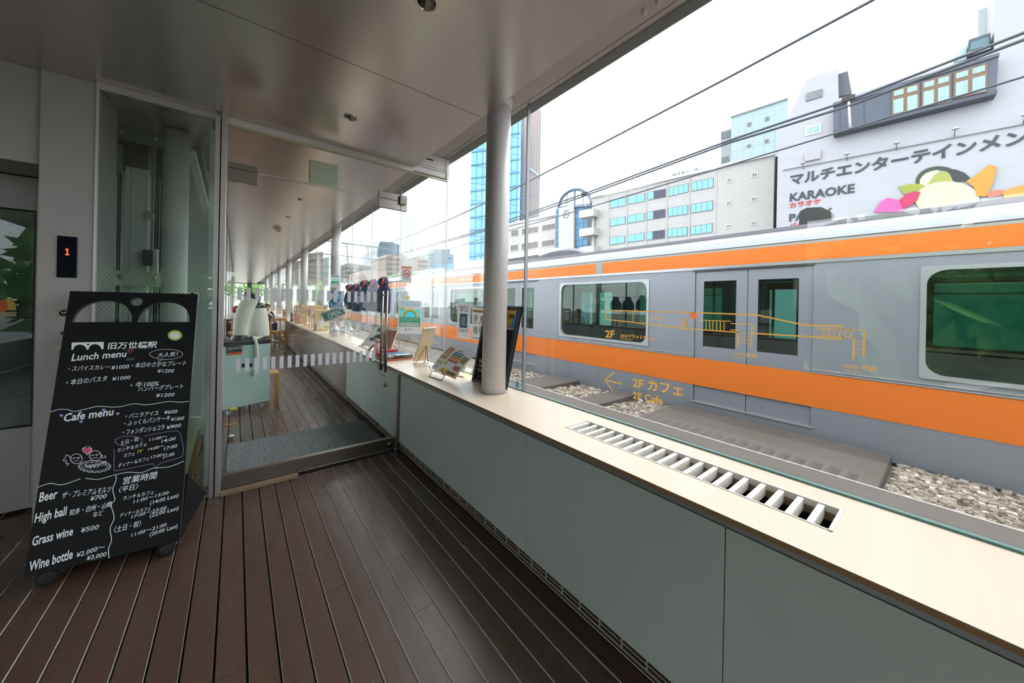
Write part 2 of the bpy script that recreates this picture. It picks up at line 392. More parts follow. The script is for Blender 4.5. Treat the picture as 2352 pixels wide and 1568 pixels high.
g = MB(); g.box(.436, .64, YP + .03, YP + .075, 2.262, 2.455); g.build('door_closer_box', pm('pale_green_cover', 'b9c1ab', .6), d, bevel=.004)
g = MB(); g.box(.107, .9, YP + .012, YP + .03, 2.252, 2.262); g.build('closer_rail', ALU, d)

# lift front on the left: panel, wired glass, shaft
g = MB(); g.box(-.862, -.655, YP, YP + .43, 0, ZC); g.box(-3.1, -.862, 3.15, 3.5, 2.068, ZC)
struct(g.build('wall_front', GREYP, kind='structure', bevel=.002), 'grey metal lift front')
g = MB(); g.box(-.66, -.648, YP - .008, YP + .02, 0, ZC - .02, 0); g.box(-.66, -.1, YP - .01, YP + .03, 2.556, ZC, 0); g.box(-.655, -.1, YP - .012, YP + .03, 0, .035, 1); g.box(-.65, -.1, YP - .016, YP - .01, 2.568, 2.574, 0)
struct(g.build('trim_8', [ALU, pm('cream_sill', 'bdb7a8', .5)], kind='structure'), 'thin aluminium frame of the lift window')
g = MB(); g.box(-.65, -.128, YP, YP + .010, .035, 2.556); struct(g.build('window_32', GL_WIRE, kind='structure'), 'wired glass of the lift shaft')
d2 = bpy.data.objects.new('door_2', None); COL.objects.link(d2); d2.location = (-1.4, 3.55, 0); struct(d2, 'grey lift door with wired glass')
g = MB(); g.box(-.99, -.962, 3.55, 3.59, .02, 2.07); g.box(-2.0, -1.8, 3.55, 3.59, .02, 2.07); g.box(-1.8, -.99, 3.55, 3.59, .02, .53); g.box(-1.8, -.99, 3.55, 3.59, 1.866, 2.07)
g.build('door_leaf', GREYP, d2, bevel=.002)
g = MB(); g.box(-1.8, -.99, 3.562, 3.572, .53, 1.866); gp = g.build('door_pane', GL_WIRE2, d2)
g = MB(); g.box(-.992, -.987, 3.547, 3.552, .53, 1.866); g.box(-1.8, -.987, 3.547, 3.552, 1.862, 1.868); g.box(-1.8, -.987, 3.547, 3.552, .527, .533); g.build('pane_gasket', RUBBER, d2)
g = MB(); g.poly([ony(px, py, 3.558) for px, py in ((2, 690), (24, 685), (36, 697), (38, 712), (2, 712))], (0, -1, 0), .001, 0)
g.poly([ony(px, py, 3.558) for px, py in ((-30, 690), (14, 690), (18, 705), (12, 716), (-30, 716))], (0, -1, 0), .002, 1); g.poly([ony(px, py, 3.558) for px, py in ((-30, 716), (38, 716), (38, 727), (-30, 727))], (0, -1, 0), .001, 2)
g.build('door_sticker', [pm('sticker_yellow', 'd9b04a', .6), pm('sticker_orange', 'd56a28', .6), pm('sticker_cream', 'a9a184', .6)], d2, )
g = MB(); g.box(-3.1, -2.0, 3.5, 3.62, 0, 2.068); g.box(-3.1, -.862, 3.62, 3.66, 0, ZC); g.box(-2.0, -.86, 3.58, 3.62, 2.068, 2.2)
struct(g.build('wall_recess', pm('recess_grey', '6f7573', .6), kind='structure'))
g = MB(); g.box(-3.14, -3.1, 1.3, 3.66, 0, 2.81); g.box(-3.14, -3.1, YB, 1.3, 0, .5); g.box(-3.14, -3.1, YB, 1.3, 2.6, 2.81); struct(g.build('wall_left', GREYP, kind='structure'))
pane('window_36', -3.13, -3.12, YB, 1.3, .5, 2.6, GL_WIN)
g = MB(); g.box(-3.1, 1.6, YB - .08, YB, 0, 1.1); g.box(-3.1, 1.6, YB - .08, YB, 1.95, 2.81); struct(g.build('wall_back', GREYP, kind='structure'))
SHAFT = pm('shaft_wall', 'b4beb8', .7, noise=((2, 2, 2), .06))
g = MB(); g.box(-.9, -.862, 3.55, 4.6, 0, 2.81); g.box(-.9, -.13, 4.56, 4.6, 0, 2.81)
struct(g.build('wall_shaft', SHAFT, kind='structure'))
pane('window_33', -.136, -.128, 3.16, 9.0, 0, ZC, GL_WIN); pane('window_34', -.136, -.128, 9.0, YE, 0, ZC, GL_WIN)
g = MB()
for y in (4.58, 7.0, 9.4, 11.8, 14.2, 16.6, 19, 21.4, 26, 31): g.box(-.145, -.12, y, y + .04, 0, ZC)
g.box(-.15, -.115, 3.16, YE, ZC - .03, ZC)
struct(g.build('trim_9', ALU, kind='structure'), 'slim posts of the left cafe glazing')
# far end of the cafe corridor
g = MB(); BR = pm('bronze_frame', '6d625a', .5)
pl = ony(568, 640, YE).x; pr = ony(579, 640, YE).x
g.box(-.15, 1.6, YE, YE + .12, ony(550, 624, YE).z, ony(550, 612, YE).z); g.box(pl, pr, YE, YE + .12, 0, ZC); g.box(-.15, 1.6, YE, YE + .1, ZC - .05, 2.81)
struct(g.build('trim_10', BR, kind='structure'), 'bronze end frame of the corridor')
pane('window_35', -.13, 1.6, YE + .03, YE + .04, 0, ZC, GL_WIN)

# gold film map and lettering on the big window pane
GX = XG - .0012; GN = V((-1, 0, 0))
ga = lambda x, y: onx(1370 + x / 3.618, 690 + y / 3.618, GX); gb = lambda x, y: onx(1200 + x / 3.5633, 560 + y / 3.5633, GX)
def gl(name, lines, w=.004, fn=ga):
    g = MB()
    for ln in lines: g.ribbon([fn(*p) for p in ln], w, GN, .0004)
    return g.build(name, GOLD, WIN[0])
gl('gold_wall_line', [[(77, 79), (305, 87), (870, 102), (1330, 119), (1730, 203), (2047, 214), (2047, 240)]], .0052); gl('gold_wall_line', [[(79, 80), (79, 158)]], .0045); gl('gold_wall_line', [[(77, 157), (305, 181), (740, 234), (1180, 264)]], .0048)
gl('gold_wall_line', [[(1295, 272), (1730, 298), (2045, 322), (2046, 300)]], .0048); gl('gold_divider', [[(305, 90), (305, 180)]], .003)
gl('gold_stair', [[(860, 150), (860, 178)], [(860, 225), (860, 242)], [(862, 162), (1115, 172), (1115, 190), (1297, 200)], [(1110, 244), (1180, 246)]] + [[(x, 168), (x, 249)] for x in (910, 940, 968, 1000, 1030, 1060)], .003); gl('gold_stair', [[(1292, 200), (1287, 384)]], .0048); gl('gold_stair', [[(1174, 256), (1172, 396)]], .0048)
gl('gold_stair', [[(1180, y), (1288, y + 7)] for y in (268, 296, 322, 352)], .0018)
gl('gold_stair', [[(1830, 230), (2050, 240), (2227, 248)], [(1830, 292), (2048, 303), (2142, 310)]] + [[(x, 236), (x, 299)] for x in (1882, 1928, 1972, 2018, 2065, 2112)], .0026); gl('gold_stair', [[(2224, 248), (2220, 466)]], .0042); gl('gold_stair', [[(2139, 308), (2134, 487)]], .0042); gl('gold_stair', [[(2140, y), (2222, y + 3)] for y in (335, 370, 405, 440)], .0014)
gl('gold_lift_box', [[(678, 155), (752, 156), (752, 226), (678, 226), (678, 155)], [(690, 180), (740, 182)], [(700, 170), (700, 215)], [(722, 170), (722, 215)], [(690, 205), (740, 206)]], .0024); gl('gold_lift_box', [[(750, 155), (748, 228)]], .006)
g = MB(); c = ga(805, 127); r_ = .0125; g.poly([c + V((0, r_ * math.cos(q * .3142), r_ * math.sin(q * .3142))) for q in range(20)], GN, .0005); g.build('orange_spot', film('film_orange', 'ee7d4c', .5), WIN[0]); g = MB(); g.ribbon([c + V((0, .0155 * math.cos(q * .3142), .0155 * math.sin(q * .3142))) for q in range(20)], .0022, GN, .0005, 0, True); g.build('orange_ring', film('film_orange', 'ee7d4c', .5), WIN[0])
def gt(s, a, b, top, fn=ga, bold=.012): h = (fn(*top) - fn(a[0], a[1])).length; g = MB(); g.text(s, fn(*a), fn(*b), h, GN, .0004, 0, bold); g.build('gold_lettering', GOLD, WIN[0])
gt('2F カフェ', (433, 160), (573, 164), (433, 129)); gt('2F', (75, 305), (150, 309), (75, 245), bold=.03); gt('2013プラットホーム', (200, 303), (490, 327), (200, 275), bold=.025); gt('2013 Platform', (200, 322), (297, 331), (200, 311))
gt('1912 階段', (1145, 455), (1335, 474), (1145, 425)); gt('1912 stairs', (1155, 480), (1248, 488), (1155, 468)); gt('1935 階段', (2055, 556), (2335, 587), (2055, 522)); gt('1935 stairs', (2060, 590), (2200, 604), (2060, 576))
gl('gold_arrow', [[(748, 1050), (675, 1113), (742, 1210)], [(675, 1113), (815, 1146)]], .0058, gb); gt('2F カフェ', (905, 1166), (1312, 1242), (905, 1083), gb, .02); gt('2F Cafe', (903, 1260), (1150, 1313), (903, 1205), gb, .02)
# ================================================================ COUNTER, COLUMNS, LIGHTS
TOP = pm('birch_worktop', 'd2c1ad', .33, spec=.5, noise=((1.2, 14, 14), .03))
EDGEB = pm('worktop_edge_brown', '8a6a4c', .5)
vx0, vx1, vy0, vy1 = 1.306, 1.474, .2, 1.203
wt = thing('worktop', 'long pale birch worktop running under the windows beside the track', 'counter', (1.38, 1.5, .70))
g = MB()
for a, b in ((YB, vy0), (vy1, YP + .0), (YP + .012, YE - .1)): g.box(1.145, 1.605, a, b, .722, ZW)
g.box(1.145, vx0, vy0, vy1, .722, ZW); g.box(vx1, 1.605, vy0, vy1, .722, ZW)
g.build('top', TOP, wt)
g = MB(); g.box(1.1445, 1.15, YB, YE - .1, .7185, .7335); g.build('edge_band', EDGEB, wt)
g = MB(); g.box(1.149, 1.30, YB, YE - .1, .702, .7185); g.box(1.48, 1.59, YB, YE - .1, .708, .7215); g.build('under_rail', pm('grey_rail', '8c9092', .4, .5), wt)
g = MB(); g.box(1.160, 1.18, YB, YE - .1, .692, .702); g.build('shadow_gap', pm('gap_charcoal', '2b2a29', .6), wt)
pj = [YB, -2.3, -1.4, -.495, .417, 1.329, 2.241, 3.075]
pn = ['out of frame', 'lower right corner', 'bottom right', 'x']
panels = [(.417 - .912, .417, 'large grey counter panel nearest the camera at the lower right'), (.417, 1.329, 'grey counter panel under the slatted vent, second from the right'),
          (1.329, 2.241, 'grey green counter panel below the white column'), (2.241, 3.072, 'narrow grey green counter panel next to the steel door post'),
          (3.16, 4.08, 'grey counter panel just behind the glass door beside the speckled mat'), (4.08, 5.005, 'grey counter panel behind the door, below the sanitiser bottles'),
          (5.012, 6.88, 'glossy brownish counter panel in the cafe, below the timber crates'), (6.885, 8.8, 'second glossy brownish counter panel in the cafe'), (8.81, 12.5, 'farthest glossy counter panel beside the oak chair'), (-1.41, -.5, None), (12.51, 20, None), (20.01, 35.8, None), (-4, -1.415, None)]
GLOSSP = pm('counter_panel_gloss', '8f8780', .12, .55, noise=((1.4, 1.4, 1.4), .05))
for a, b, lb in panels:
    g = MB(); g.box(1.165, 1.185, a + .0015, b - .0015, .092, .690)
    o = g.build('counter_panel', GLOSSP if 5 < a else PANEL, bevel=.001)
    tag(o, lb or 'grey counter panel further along the row than the photo shows', 'panel', 'panels along the counter front')
vt = thing('vent_grille', 'slatted white air vent let into the pale worktop', 'vent', (1.39, .7, .64))
VW = pm('vent_white', 'e8e3da', .5, noise=((20, 20, 20), .05))
g = MB()
g.box(vx0, vx0 + .005, vy0, vy1, .715, ZW + .002); g.box(vx1 - .005, vx1, vy0, vy1, .715, ZW + .002)
g.box(vx0, vx1, vy0, vy0 + .009, .70, ZW + .003); g.box(vx0, vx1, vy1 - .006, vy1, .68, ZW + .002); g.build('frame', VW, vt)
g = MB(); g.box(vx0, vx1, vy0, vy1, .585, .59); g.box(vx0, vx0 + .004, vy0, vy1, .59, .715); g.box(vx1 - .004, vx1, vy0, vy1, .59, .69); g.box(vx1 - .006, vx1, vy0, vy1, .69, .715, 1); g.box(vx0, vx1, vy0, vy0 + .004, .59, .70); g.build('well', [pm('well_black', '08080a', .8), pm('vent_tan', '8d7a5c', .6)], vt)
n = 19
for q in range(n):
    y = vy0 + .052 + (vy1 - vy0 - .07) * q / (n - 1) ; g = MB(); g.ob((vx0 + .006, y - .009, .697), (vx1 - vx0 - .012, 0, 0), (0, .017, 0), (0, .0, .036)); g.build('slat', VW, vt, bevel=.0012)
COLY = [1.972, 6.99, 10.76, 14.3, 17.6, 21.2, 25.7]
cn = ['thick round white column standing on the worktop beside the black menu frame', 'round white column with the small rainbow notice, behind the glass door', 'third round white column, right behind the timber crates',
      'fourth round white column, beyond the paper bags in the cafe', 'fifth round white column down the cafe corridor', 'sixth round white column down the cafe corridor', 'last thin round white column at the far end of the cafe']
for y, lb in zip(COLY, cn):
    t = thing('column', lb, 'column', (1.41, y, ZW), 'white columns along the windows')
    g = MB(); g.lathe((1.41, y, ZW), [(.083, 0.001), (.083, 2.757 - ZW)], 40); g.build('shaft', COLUMN, t)
    g = MB(); g.lathe((1.41, y, ZW), [(.0875, .0005), (.0875, .003), (.083, .0035)], 40); g.build('base_ring', pm('ring_grey', '77777a', .5), t)
    g = MB(); g.lathe((1.41, y, 2.757), [(.083, -.06), (.088, -.05), (.092, -.012), (.1, 0)], 32); g.build('collar', STEEL_W, t)
CHROME = pm('chrome_reflector', 'd5d2cf', .12, 1.0)
lt = [(.598, 1.367, 'round recessed downlight cut off by the top edge of the photo'), (.587, 2.549, 'round recessed downlight in the ceiling just before the glass partition'), (.593, 5.03, 'nearest small downlight seen through the transom glass'),
      (.589, 6.245, 'second small downlight behind the transom glass'), (.588, 7.69, 'third small downlight, beside the ceiling detector')]
for x, y, lb in lt:
    t = thing('downlight', lb, 'ceiling light', (x, y, ZC), 'recessed downlights')
    g = MB(); R = .043; g.lathe((x, y, ZC), [(R + .003, .0), (R + .003, -.003), (R - .003, -.005), (R - .006, -.001)], 32); g.f = g.f[:-2]; g.m = g.m[:-2]; g.s = g.s[:-2]; g.build('trim_ring', CHROME, t)
    g = MB(); u = [];
    deep = y < 3; k = 1 if deep else .01
    pr = [(R - .005, -.002), (R - .006, .004 * k), (.032, .02 * k), (.024, .042 * k)] if deep else [(R - .006, -.0012), (R - .008, -.0010), (.022, -.0008)]
    q0 = len(g.f); g.lathe((x, y, ZC), pr, 32); g.f = g.f[:-2]; g.m = g.m[:-2]; g.s = g.s[:-2]; g.build('reflector', pm('reflector_metal', 'b9b4ae', .1, 1.0), t)
    zl = .040 if deep else -.0004; g = MB(); g.lathe((x, y, ZC + zl), [(.0, -.002), (.020, -.0016), (.024, 0)], 20); g.build('lamp', BLACK, t)
t = thing('smoke_detector', 'small domed smoke detector on the cafe ceiling', 'detector', (.54, 7.35, ZC))
g = MB(); g.lathe((.54, 7.35, ZC), [(.0, -.05), (.03, -.045), (.04, -.03), (.055, -.022), (.06, -.001)], 24); g.build('body', pm('detector_cream', 'c9c2a8', .5), t)
g = MB(); g.lathe((.54, 7.35, ZC), [(.07, -.003), (.075, -.0005)], 24); g.build('base_plate', WHITE, t)

# lift fittings
t = thing('floor_indicator', 'dark glossy lift indicator plate showing an orange 1', 'indicator', (-.756, YP, 1.56))
g = MB(); g.box(-.792, -.720, YP - .008, YP - .0005, 1.447, 1.68); g.build('plate', pm('smoked_acrylic', '0a0d1c', .12, spec=.12), t, bevel=.001)
g = MB(); LED = pm('led_orange', 'ff5a1e', .5, emit=2.5)
z0 = ony(155, 586, YP).z; x0 = ony(155, 575, YP).x; px = .0034
for r, row in enumerate(('010', '110', '010', '010', '010', '010', '111')):
    for c, ch in enumerate(row):
        if ch == '1': g.box(x0 - .006 + c * .0052, x0 - .006 + c * .0052 + .0046, YP - .0092, YP - .0081, z0 + (6 - r) * .0056, z0 + (6 - r) * .0056 + .005)
g.build('digit', LED, t)
def plate(px, py, hw, hh, m, name='plate', y=YP):
    c = ony(px, py, y); g = MB(); g.box(c.x - hw, c.x + hw, y - .004, y - .0004, c.z - hh, c.z + hh); return g.build(name, m)
t = thing('call_button', 'round black lift call button with a down arrow beside the chalkboard', 'button', ony(147, 718, YP))
c = ony(147, 718, YP); g = MB(); g.lathe((c.x, YP - .0004, c.z), [(.021, 0), (.021, .004), (.018, .005), (0, .005)], 24, ax=(0, -1, 0)); g.build('bezel', ALU, t)
g = MB(); g.lathe((c.x, YP - .0005, c.z), [(.0175, 0), (.0175, .0056), (0, .006)], 24, ax=(0, -1, 0)); g.ribbon([(c.x - .009, YP - .0066, c.z + .006), (c.x, YP - .0066, c.z - .006), (c.x + .009, YP - .0066, c.z + .006)], .004, (0, -1, 0), .0004, 1); g.build('push_face', [BLACK, WHITE], t)
t = thing('access_button', 'second round lift button lower down, half hidden by the chalkboard', 'button', ony(141, 803, YP))
c = ony(141, 803, YP); g = MB(); g.lathe((c.x, YP - .0004, c.z), [(.018, 0), (.018, .004), (.015, .005), (0, .005)], 24, ax=(0, -1, 0)); g.build('bezel', ALU, t)
g = MB(); g.lathe((c.x, YP - .0005, c.z), [(.0145, 0), (.0145, .0056), (0, .006)], 24, ax=(0, -1, 0)); g.build('push_face', GREYP, t)
BEI = pm('braille_beige', 'b4a884', .5)
for px, py, hw, hh, m, lb in ((129, 717, .007, .010, BEI, 'beige braille tag left of the round call button'), (128, 801, .007, .010, BEI, 'lower beige braille tag left of the second button'), (141, 732, .013, .005, STAINLESS, 'small metal strip under the round call button'), (143, 765, .006, .009, pm('tag_green', '1d4a35', .5), 'tiny green tag at the edge of the chalkboard'), (134, 815, .008, .005, STAINLESS, 'small metal strip under the lower button')):
    tag(plate(px, py, hw, hh, m, 'button_tag'), lb, 'tag')

# things inside the lift shaft
SHW = pm('shaft_steel_white', 'e0e6e2', .45); SHG = pm('shaft_steel_grey', '8f9994', .4, .3); SHD = pm('shaft_dark', '1d2224', .5)
def shp(x0, x1, y0, y1, z0, z1, m, name, lb, cat): 
    g = MB(); g.box(x0, x1, y0, y1, z0, z1); return tag(g.build(name, m, bevel=.002), lb, cat)
t = thing('shaft_column', 'thick pale steel column inside the lift shaft', 'column', (-.368, 3.62, 0)); g = MB(); g.lathe((-.368, 3.62, 0), [(.073, .001), (.073, 2.58)], 32); g.build('tube', SHW, t)
g = MB()
for z in (.9, 1.9): g.lathe((-.368, 3.62, z), [(.0735, 0), (.0745, .002), (.0745, .03), (.0735, .032)], 32)
g.build('weld_band', SHW, t)
a = ony(287, 400, 3.85); b = ony(343, 400, 3.85)
t = thing('counterweight_rail', 'wide pale lift rail cover behind the wired glass', 'lift rail', ((a.x + b.x) / 2, 3.86, 0)); g = MB(); g.box(a.x, b.x, 3.85, 3.88, .001, 2.32); g.build('cover', SHW, t, bevel=.004)
g = MB(); g.box(a.x + .03, a.x + .033, 3.848, 3.85, .0, 2.32); g.build('seam', SHG, t)
for q, (px, w) in enumerate(((256, .012), (263, .007), (270, .007), (277, .007), (350, .008), (357, .008), (364, .01), (371, .01))):
    x = ony(px, 450, 3.95).x
    g = MB(); g.tube([(x, 3.95 + .012 * (q % 3), .001), (x, 3.95 + .012 * (q % 3), 2.55)], w * .7, 8)
    tag(g.build('hoist_cable', SHD if q % 4 else SHG), 'dark vertical hoist cable %s the pale rail cover in the lift shaft' % ('left of' if q < 4 else 'right of'), 'cable', 'hoist cables %s' % ('left' if q < 4 else 'right'))
for pyc, hh, lb in ((300, .07, 'upper bolted steel crosspiece in the lift shaft'), (637, .045, 'lower bolted steel crosspiece in the lift shaft')):
    c = ony(310, pyc, 3.80); x0 = ony(252, pyc, 3.80).x; x1 = ony(372, pyc, 3.80).x
    t = thing('rail_bracket', lb, 'bracket', (c.x, 3.8, c.z - hh)); g = MB(); g.box(x0, x1, 3.80, 3.815, c.z - hh, c.z + hh); g.box(x0 - .02, x1, 3.77, 3.80, c.z - hh - .02, c.z - hh); g.build('plate', SHG if pyc < 400 else SHW, t)
    for bx in (x0 + .055, x1 - .04):
        for dz in ((-.03, .03) if pyc < 400 else (0,)):
            g = MB(); g.lathe((bx, 3.80, c.z + dz), [(.017, 0), (.017, .006), (.010, .008), (.009, .022), (0, .024)], 12, ax=(0, -1, 0)); g.build('bolt', ALU, t)
t = thing('shaft_head_frame', 'dark steel machinery at the top of the lift shaft', 'machinery', (-.5, 4.0, 2.3))
g = MB(); g.box(-.80, -.45, 3.97, 4.1, 2.33, 2.56); g.build('beam', SHD, t, bevel=.004)
g = MB(); g.box(-.74, -.70, 3.93, 3.97, 2.28, 2.5); g.build('clamp', SHG, t); g = MB(); g.box(-.56, -.52, 3.93, 3.97, 2.3, 2.54); g.build('clamp', SHG, t)
t = thing('limit_switch', 'small pale switch box on the lift rail', 'switch', ony(345, 496, 3.84)); c = ony(346, 497, 3.84); g = MB(); g.box(c.x - .022, c.x + .022, 3.80, 3.84, c.z - .035, c.z + .035); g.build('box', pm('switch_cream', 'cfd3c4', .5), t, bevel=.003); g = MB(); g.tube([(c.x + .02, 3.8, c.z + .025), (c.x + .04, 3.78, c.z + .04)], .004, 6); g.build('lever', SHD, t)
t = thing('guide_shoe', 'grey and white guide block on the lift rail above the chalkboard', 'guide block', ony(350, 590, 3.84)); c = ony(345, 590, 3.84); g = MB(); g.box(c.x - .035, c.x + .02, 3.79, 3.84, c.z - .07, c.z + .05); g.build('block', SHD, t, bevel=.003); g = MB(); g.box(c.x + .02, c.x + .045, 3.79, 3.84, c.z - .13, c.z + .06); g.build('side_plate', SHW, t)
for pa, pb, lb in (((438, 262), (482, 470), 'upper slanting steel brace beside the shaft column'), ((438, 345), (476, 490), 'lower slanting steel brace beside the shaft column')):
    p, q = ony(*pa, 3.75), ony(*pb, 4.2); g = MB(); g.bar(p, q, .05, .03); tag(g.build('brace', SHW if pa[1] > 300 else SHG), lb, 'brace')
a = ony(479, 500, 3.30).x; b = ony(499, 500, 3.30).x
g = MB(); g.box(a, b, 3.28, 3.34, .001, 2.55); tag(g.build('shaft_post', SHW, bevel=.002), 'flat pale post behind the right edge of the wired glass', 'post')
t = thing('lift_sill', 'pale bracket with bolts standing out right of the chalkboard top', 'bracket', ony(447, 680, 3.7)); c = ony(447, 680, 3.7); g = MB(); g.box(c.x - .05, c.x + .025, 3.68, 3.72, c.z - .05, c.z + .03); g.build('plate', SHW, t); g = MB(); g.lathe((c.x, 3.68, c.z - .02), [(.011, 0), (.011, .008), (0, .010)], 10, ax=(0, -1, 0)); g.build('bolt', ALU, t)
t = thing('lift_pit_cover', 'slanting pale sheet with a tan strip low in the lift shaft', 'panel', (-.3, 3.6, .0))
g = MB(); g.prism([ony(px, py, 3.5) for px, py in ((400, 960), (462, 958), (424, 1110), (400, 1128))], (0, .02, 0)); g.build('sheet', pm('pit_cream', 'c9cbb8', .6, noise=((9, 9, 9), .1)), t)
g = MB(); g.prism([ony(px, py, 3.56) for px, py in ((440, 1010), (459, 985), (452, 1090), (428, 1125))], (0, .02, 0)); g.build('strip', pm('pit_tan', '8d7a52', .6), t)
# ================================================================ CHALKBOARD SIGN
BL, BR_ = V((-.730, 2.574, .075)), V((-.214, 2.494, .075)); TV = V((.028, .369, 1.295))
bu = (BR_ - BL).normalized(); bn = bu.cross(TV).normalized()
if bn.y > 0: bn = -bn
bw = TV - bu * TV.dot(bu); bw.normalize(); BW = (BR_ - BL).length; BH = TV.length
def b2(px, py): return onp(px, py, BL, bn)
def c2(x, y): return b2(50 + x / 4.48, 650 + y / 4.48)
def c3(x, y): return b2(40 + x / 4.126, 980 + y / 4.126)
sign = thing('chalkboard_sign', 'tall black chalkboard menu stand on casters with two arched holes at the top', 'sign', (-.45, 2.6, 0))
BOARD = pm('chalkboard_black', '121418', .6, spec=.15, noise=((7, 7, 7), .18)); BEDGE = pm('chalkboard_edge', '4a5350', .5)
# panel with two arches and a round hole, as a filled curve
cu = bpy.data.curves.new('panel', 'CURVE'); cu.dimensions = '2D'; cu.fill_mode = 'BOTH'; cu.extrude = .010; cu.resolution_u = 1
def loc(p): d = p - BL; return (d.dot(bu), d.dot(bw))
def spl(pts):
    s = cu.splines.new('POLY'); s.points.add(len(pts) - 1); s.use_cyclic_u = True
    for q, (x, y) in zip(s.points, pts): q.co = (x, y, 0, 1)
spl([loc(BL), loc(BR_), loc(BR_ + TV), loc(BL + TV)])
for xa, xb, yb, yt in ((518, 1130, 402, 175), (1190, 1725, 402, 190)):
    A, B = loc(c2(xa, yb)), loc(c2(xb, yb)); h = loc(c2((xa + xb) / 2, yt))[1] - A[1]; cx, rx = (A[0] + B[0]) / 2, (B[0] - A[0]) / 2
    spl([(cx + rx * math.cos(a * math.pi / 24), A[1] + h * math.sin(a * math.pi / 24) ** .9) for a in range(25)])
c = loc(c2(1183, 190)); r = .5 * (loc(c2(1246, 190))[0] - loc(c2(1120, 190))[0])
spl([(c[0] + r * math.cos(a * math.pi / 12), c[1] + r * math.sin(a * math.pi / 12)) for a in range(24)])
co = bpy.data.objects.new('panel', cu); pmsh = bpy.data.meshes.new_from_object(co); bpy.data.objects.remove(co)
M3 = Matrix((bu, bw, bu.cross(bw))).transposed().to_4x4(); M3.translation = BL + bn * -.010
pmsh.transform(M3); pmsh.materials.clear(); pmsh.materials.append(BOARD); pmsh.materials.append(BEDGE)
for p in pmsh.polygons:
    if abs(p.normal.dot(bn)) < .5: p.material_index = 1
po = bpy.data.objects.new('front_panel', pmsh); COL.objects.link(po); po.parent = sign; po.matrix_parent_inverse = Matrix.Translation(-sign.location)
by = V((bu.y, -bu.x, 0)); by = -by if by.y < 0 else by
g = MB(); g.ob(BL + V((0, 0, .0)) + by * .012, bu * BW, by * .50, V((0, 0, .022))); g.build('base_plate', BOARD, sign, bevel=.002)
g = MB()
for sx in (0, BW - .018): g = MB(); g.prism([BL + bu * sx + by * .03 + V((0, 0, .02)), BL + bu * sx + by * .48 + V((0, 0, .02)), BL + bu * sx + by * .12 + V((0, 0, .30))], bu * .018); g.build('side_gusset', BOARD, sign)
g = MB(); g.ob(BL + bu * .04 + by * .40 + TV * .0 + V((0, 0, .022)), bu * (BW - .08), by * .02, V((0, 0, .03))); g.build('back_rail', BEDGE, sign)
cax = (bu * .45 - by * .9).normalized()
for sx in (.055, BW - .055):
    for sy in (.035, .44):
        c = BL + bu * sx + by * sy; g = MB(); g.lathe(V((c.x, c.y, .0012)) + V((0, 0, .034)) - cax * .022, [(.0, 0), (.024, .001), (.031, .004), (.034, .010), (.034, .034), (.031, .040), (.024, .043), (0, .044)], 20, ax=cax)
        g.ob(c + V((-.010, .012, -.020)), (.02, 0, 0), (0, .02, 0), (0, 0, .019)); g.build('caster', RUBBER, sign, bevel=.001)
# writing
N = bn; h2 = lambda h: h / 4.48 * .0025; h3 = lambda h: h / 4.126 * .0021
def T2(s, a, b, h, bold=.005, sh=.12): MB().text(s, c2(*a), c2(*b), h2(h), N, .0012, 0, bold, sh).build('chalk_lettering', CHALK, sign)
def T3(s, a, b, h, bold=.005, sh=.15): MB().text(s, c3(*a), c3(*b), h3(h), N, .0012, 0, bold, sh).build('chalk_lettering', CHALK, sign)
T2('旧万世橋駅', (885, 674), (1390, 660), 62, .02, .0)
T2('Lunch menu', (510, 800), (1078, 757), 66, .018)
T2('大人気！', (1395, 762), (1605, 748), 46)
T2('・スパイスカレー', (476, 905), (905, 882), 46); T2('¥1000', (920, 890), (1105, 875), 44)
T2('・本日のさかなプレート', (1130, 868), (1690, 842), 48); T2('¥1200', (1395, 922), (1565, 918), 42)
T2('・本日のパスタ', (458, 1048), (880, 1003), 50); T2('¥1000', (932, 1005), (1118, 985), 42)
T2('・牛100%', (1118, 1075), (1410, 1052), 50); T2('ハンバーグプレート', (1195, 1113), (1660, 1080), 46); T2('¥1200', (1380, 1175), (1570, 1163), 42)
T2('Cafe menu', (430, 1425), (945, 1356), 70, .018)
T2('・バニラアイス', (1066, 1392), (1405, 1355), 44); T2('¥600', (1465, 1347), (1600, 1335), 40)
T2('・ふっくらパンケーキ', (1056, 1468), (1525, 1406), 46); T2('¥1000', (1535, 1420), (1670, 1405), 40)
T2('・フォンダンショコラ', (1040, 1560), (1468, 1500), 46); T2('¥900', (1490, 1505), (1640, 1478), 42)
T3('土日・祝', (975, 172), (1150, 130), 42)
T3('ランチ＆カフェ', (950, 240), (1225, 178), 36); T3('11:00～', (1250, 135), (1420, 102), 34); T3('14:00', (1365, 152), (1500, 122), 34)
T3('カフェ', (1008, 288), (1112, 266), 36); T3('14:00～', (1240, 227), (1392, 190), 34); T3('17:00', (1390, 222), (1515, 192), 34)
T3('ディナー＆カフェ', (958, 385), (1248, 312), 38); T3('17:00～', (1265, 303), (1420, 265), 34); T3('21:00', (1375, 300), (1490, 268), 34)
T3('happy!!!', (635, 392), (840, 362), 42)
T3('営業時間', (1000, 542), (1325, 482), 66)
T3('〈平日〉', (960, 622), (1145, 582), 52)
T3('ランチ＆カフェ', (1003, 695), (1292, 632), 38); T3('11:00～15:00', (1100, 724), (1435, 634), 36); T3('(14:00 Last)', (1258, 738), (1528, 662), 36)
T3('ディナー＆カフェ', (973, 855), (1262, 784), 36); T3('17:00～23:00', (1080, 868), (1415, 776), 36); T3('(22:00 Last)', (1255, 858), (1530, 782), 36)
T3('〈土日・祝〉', (915, 1000), (1172, 935), 52); T3('11:00～21:00', (1080, 1042), (1415, 938), 38); T3('(20:00 Last)', (1255, 1036), (1520, 952), 36)
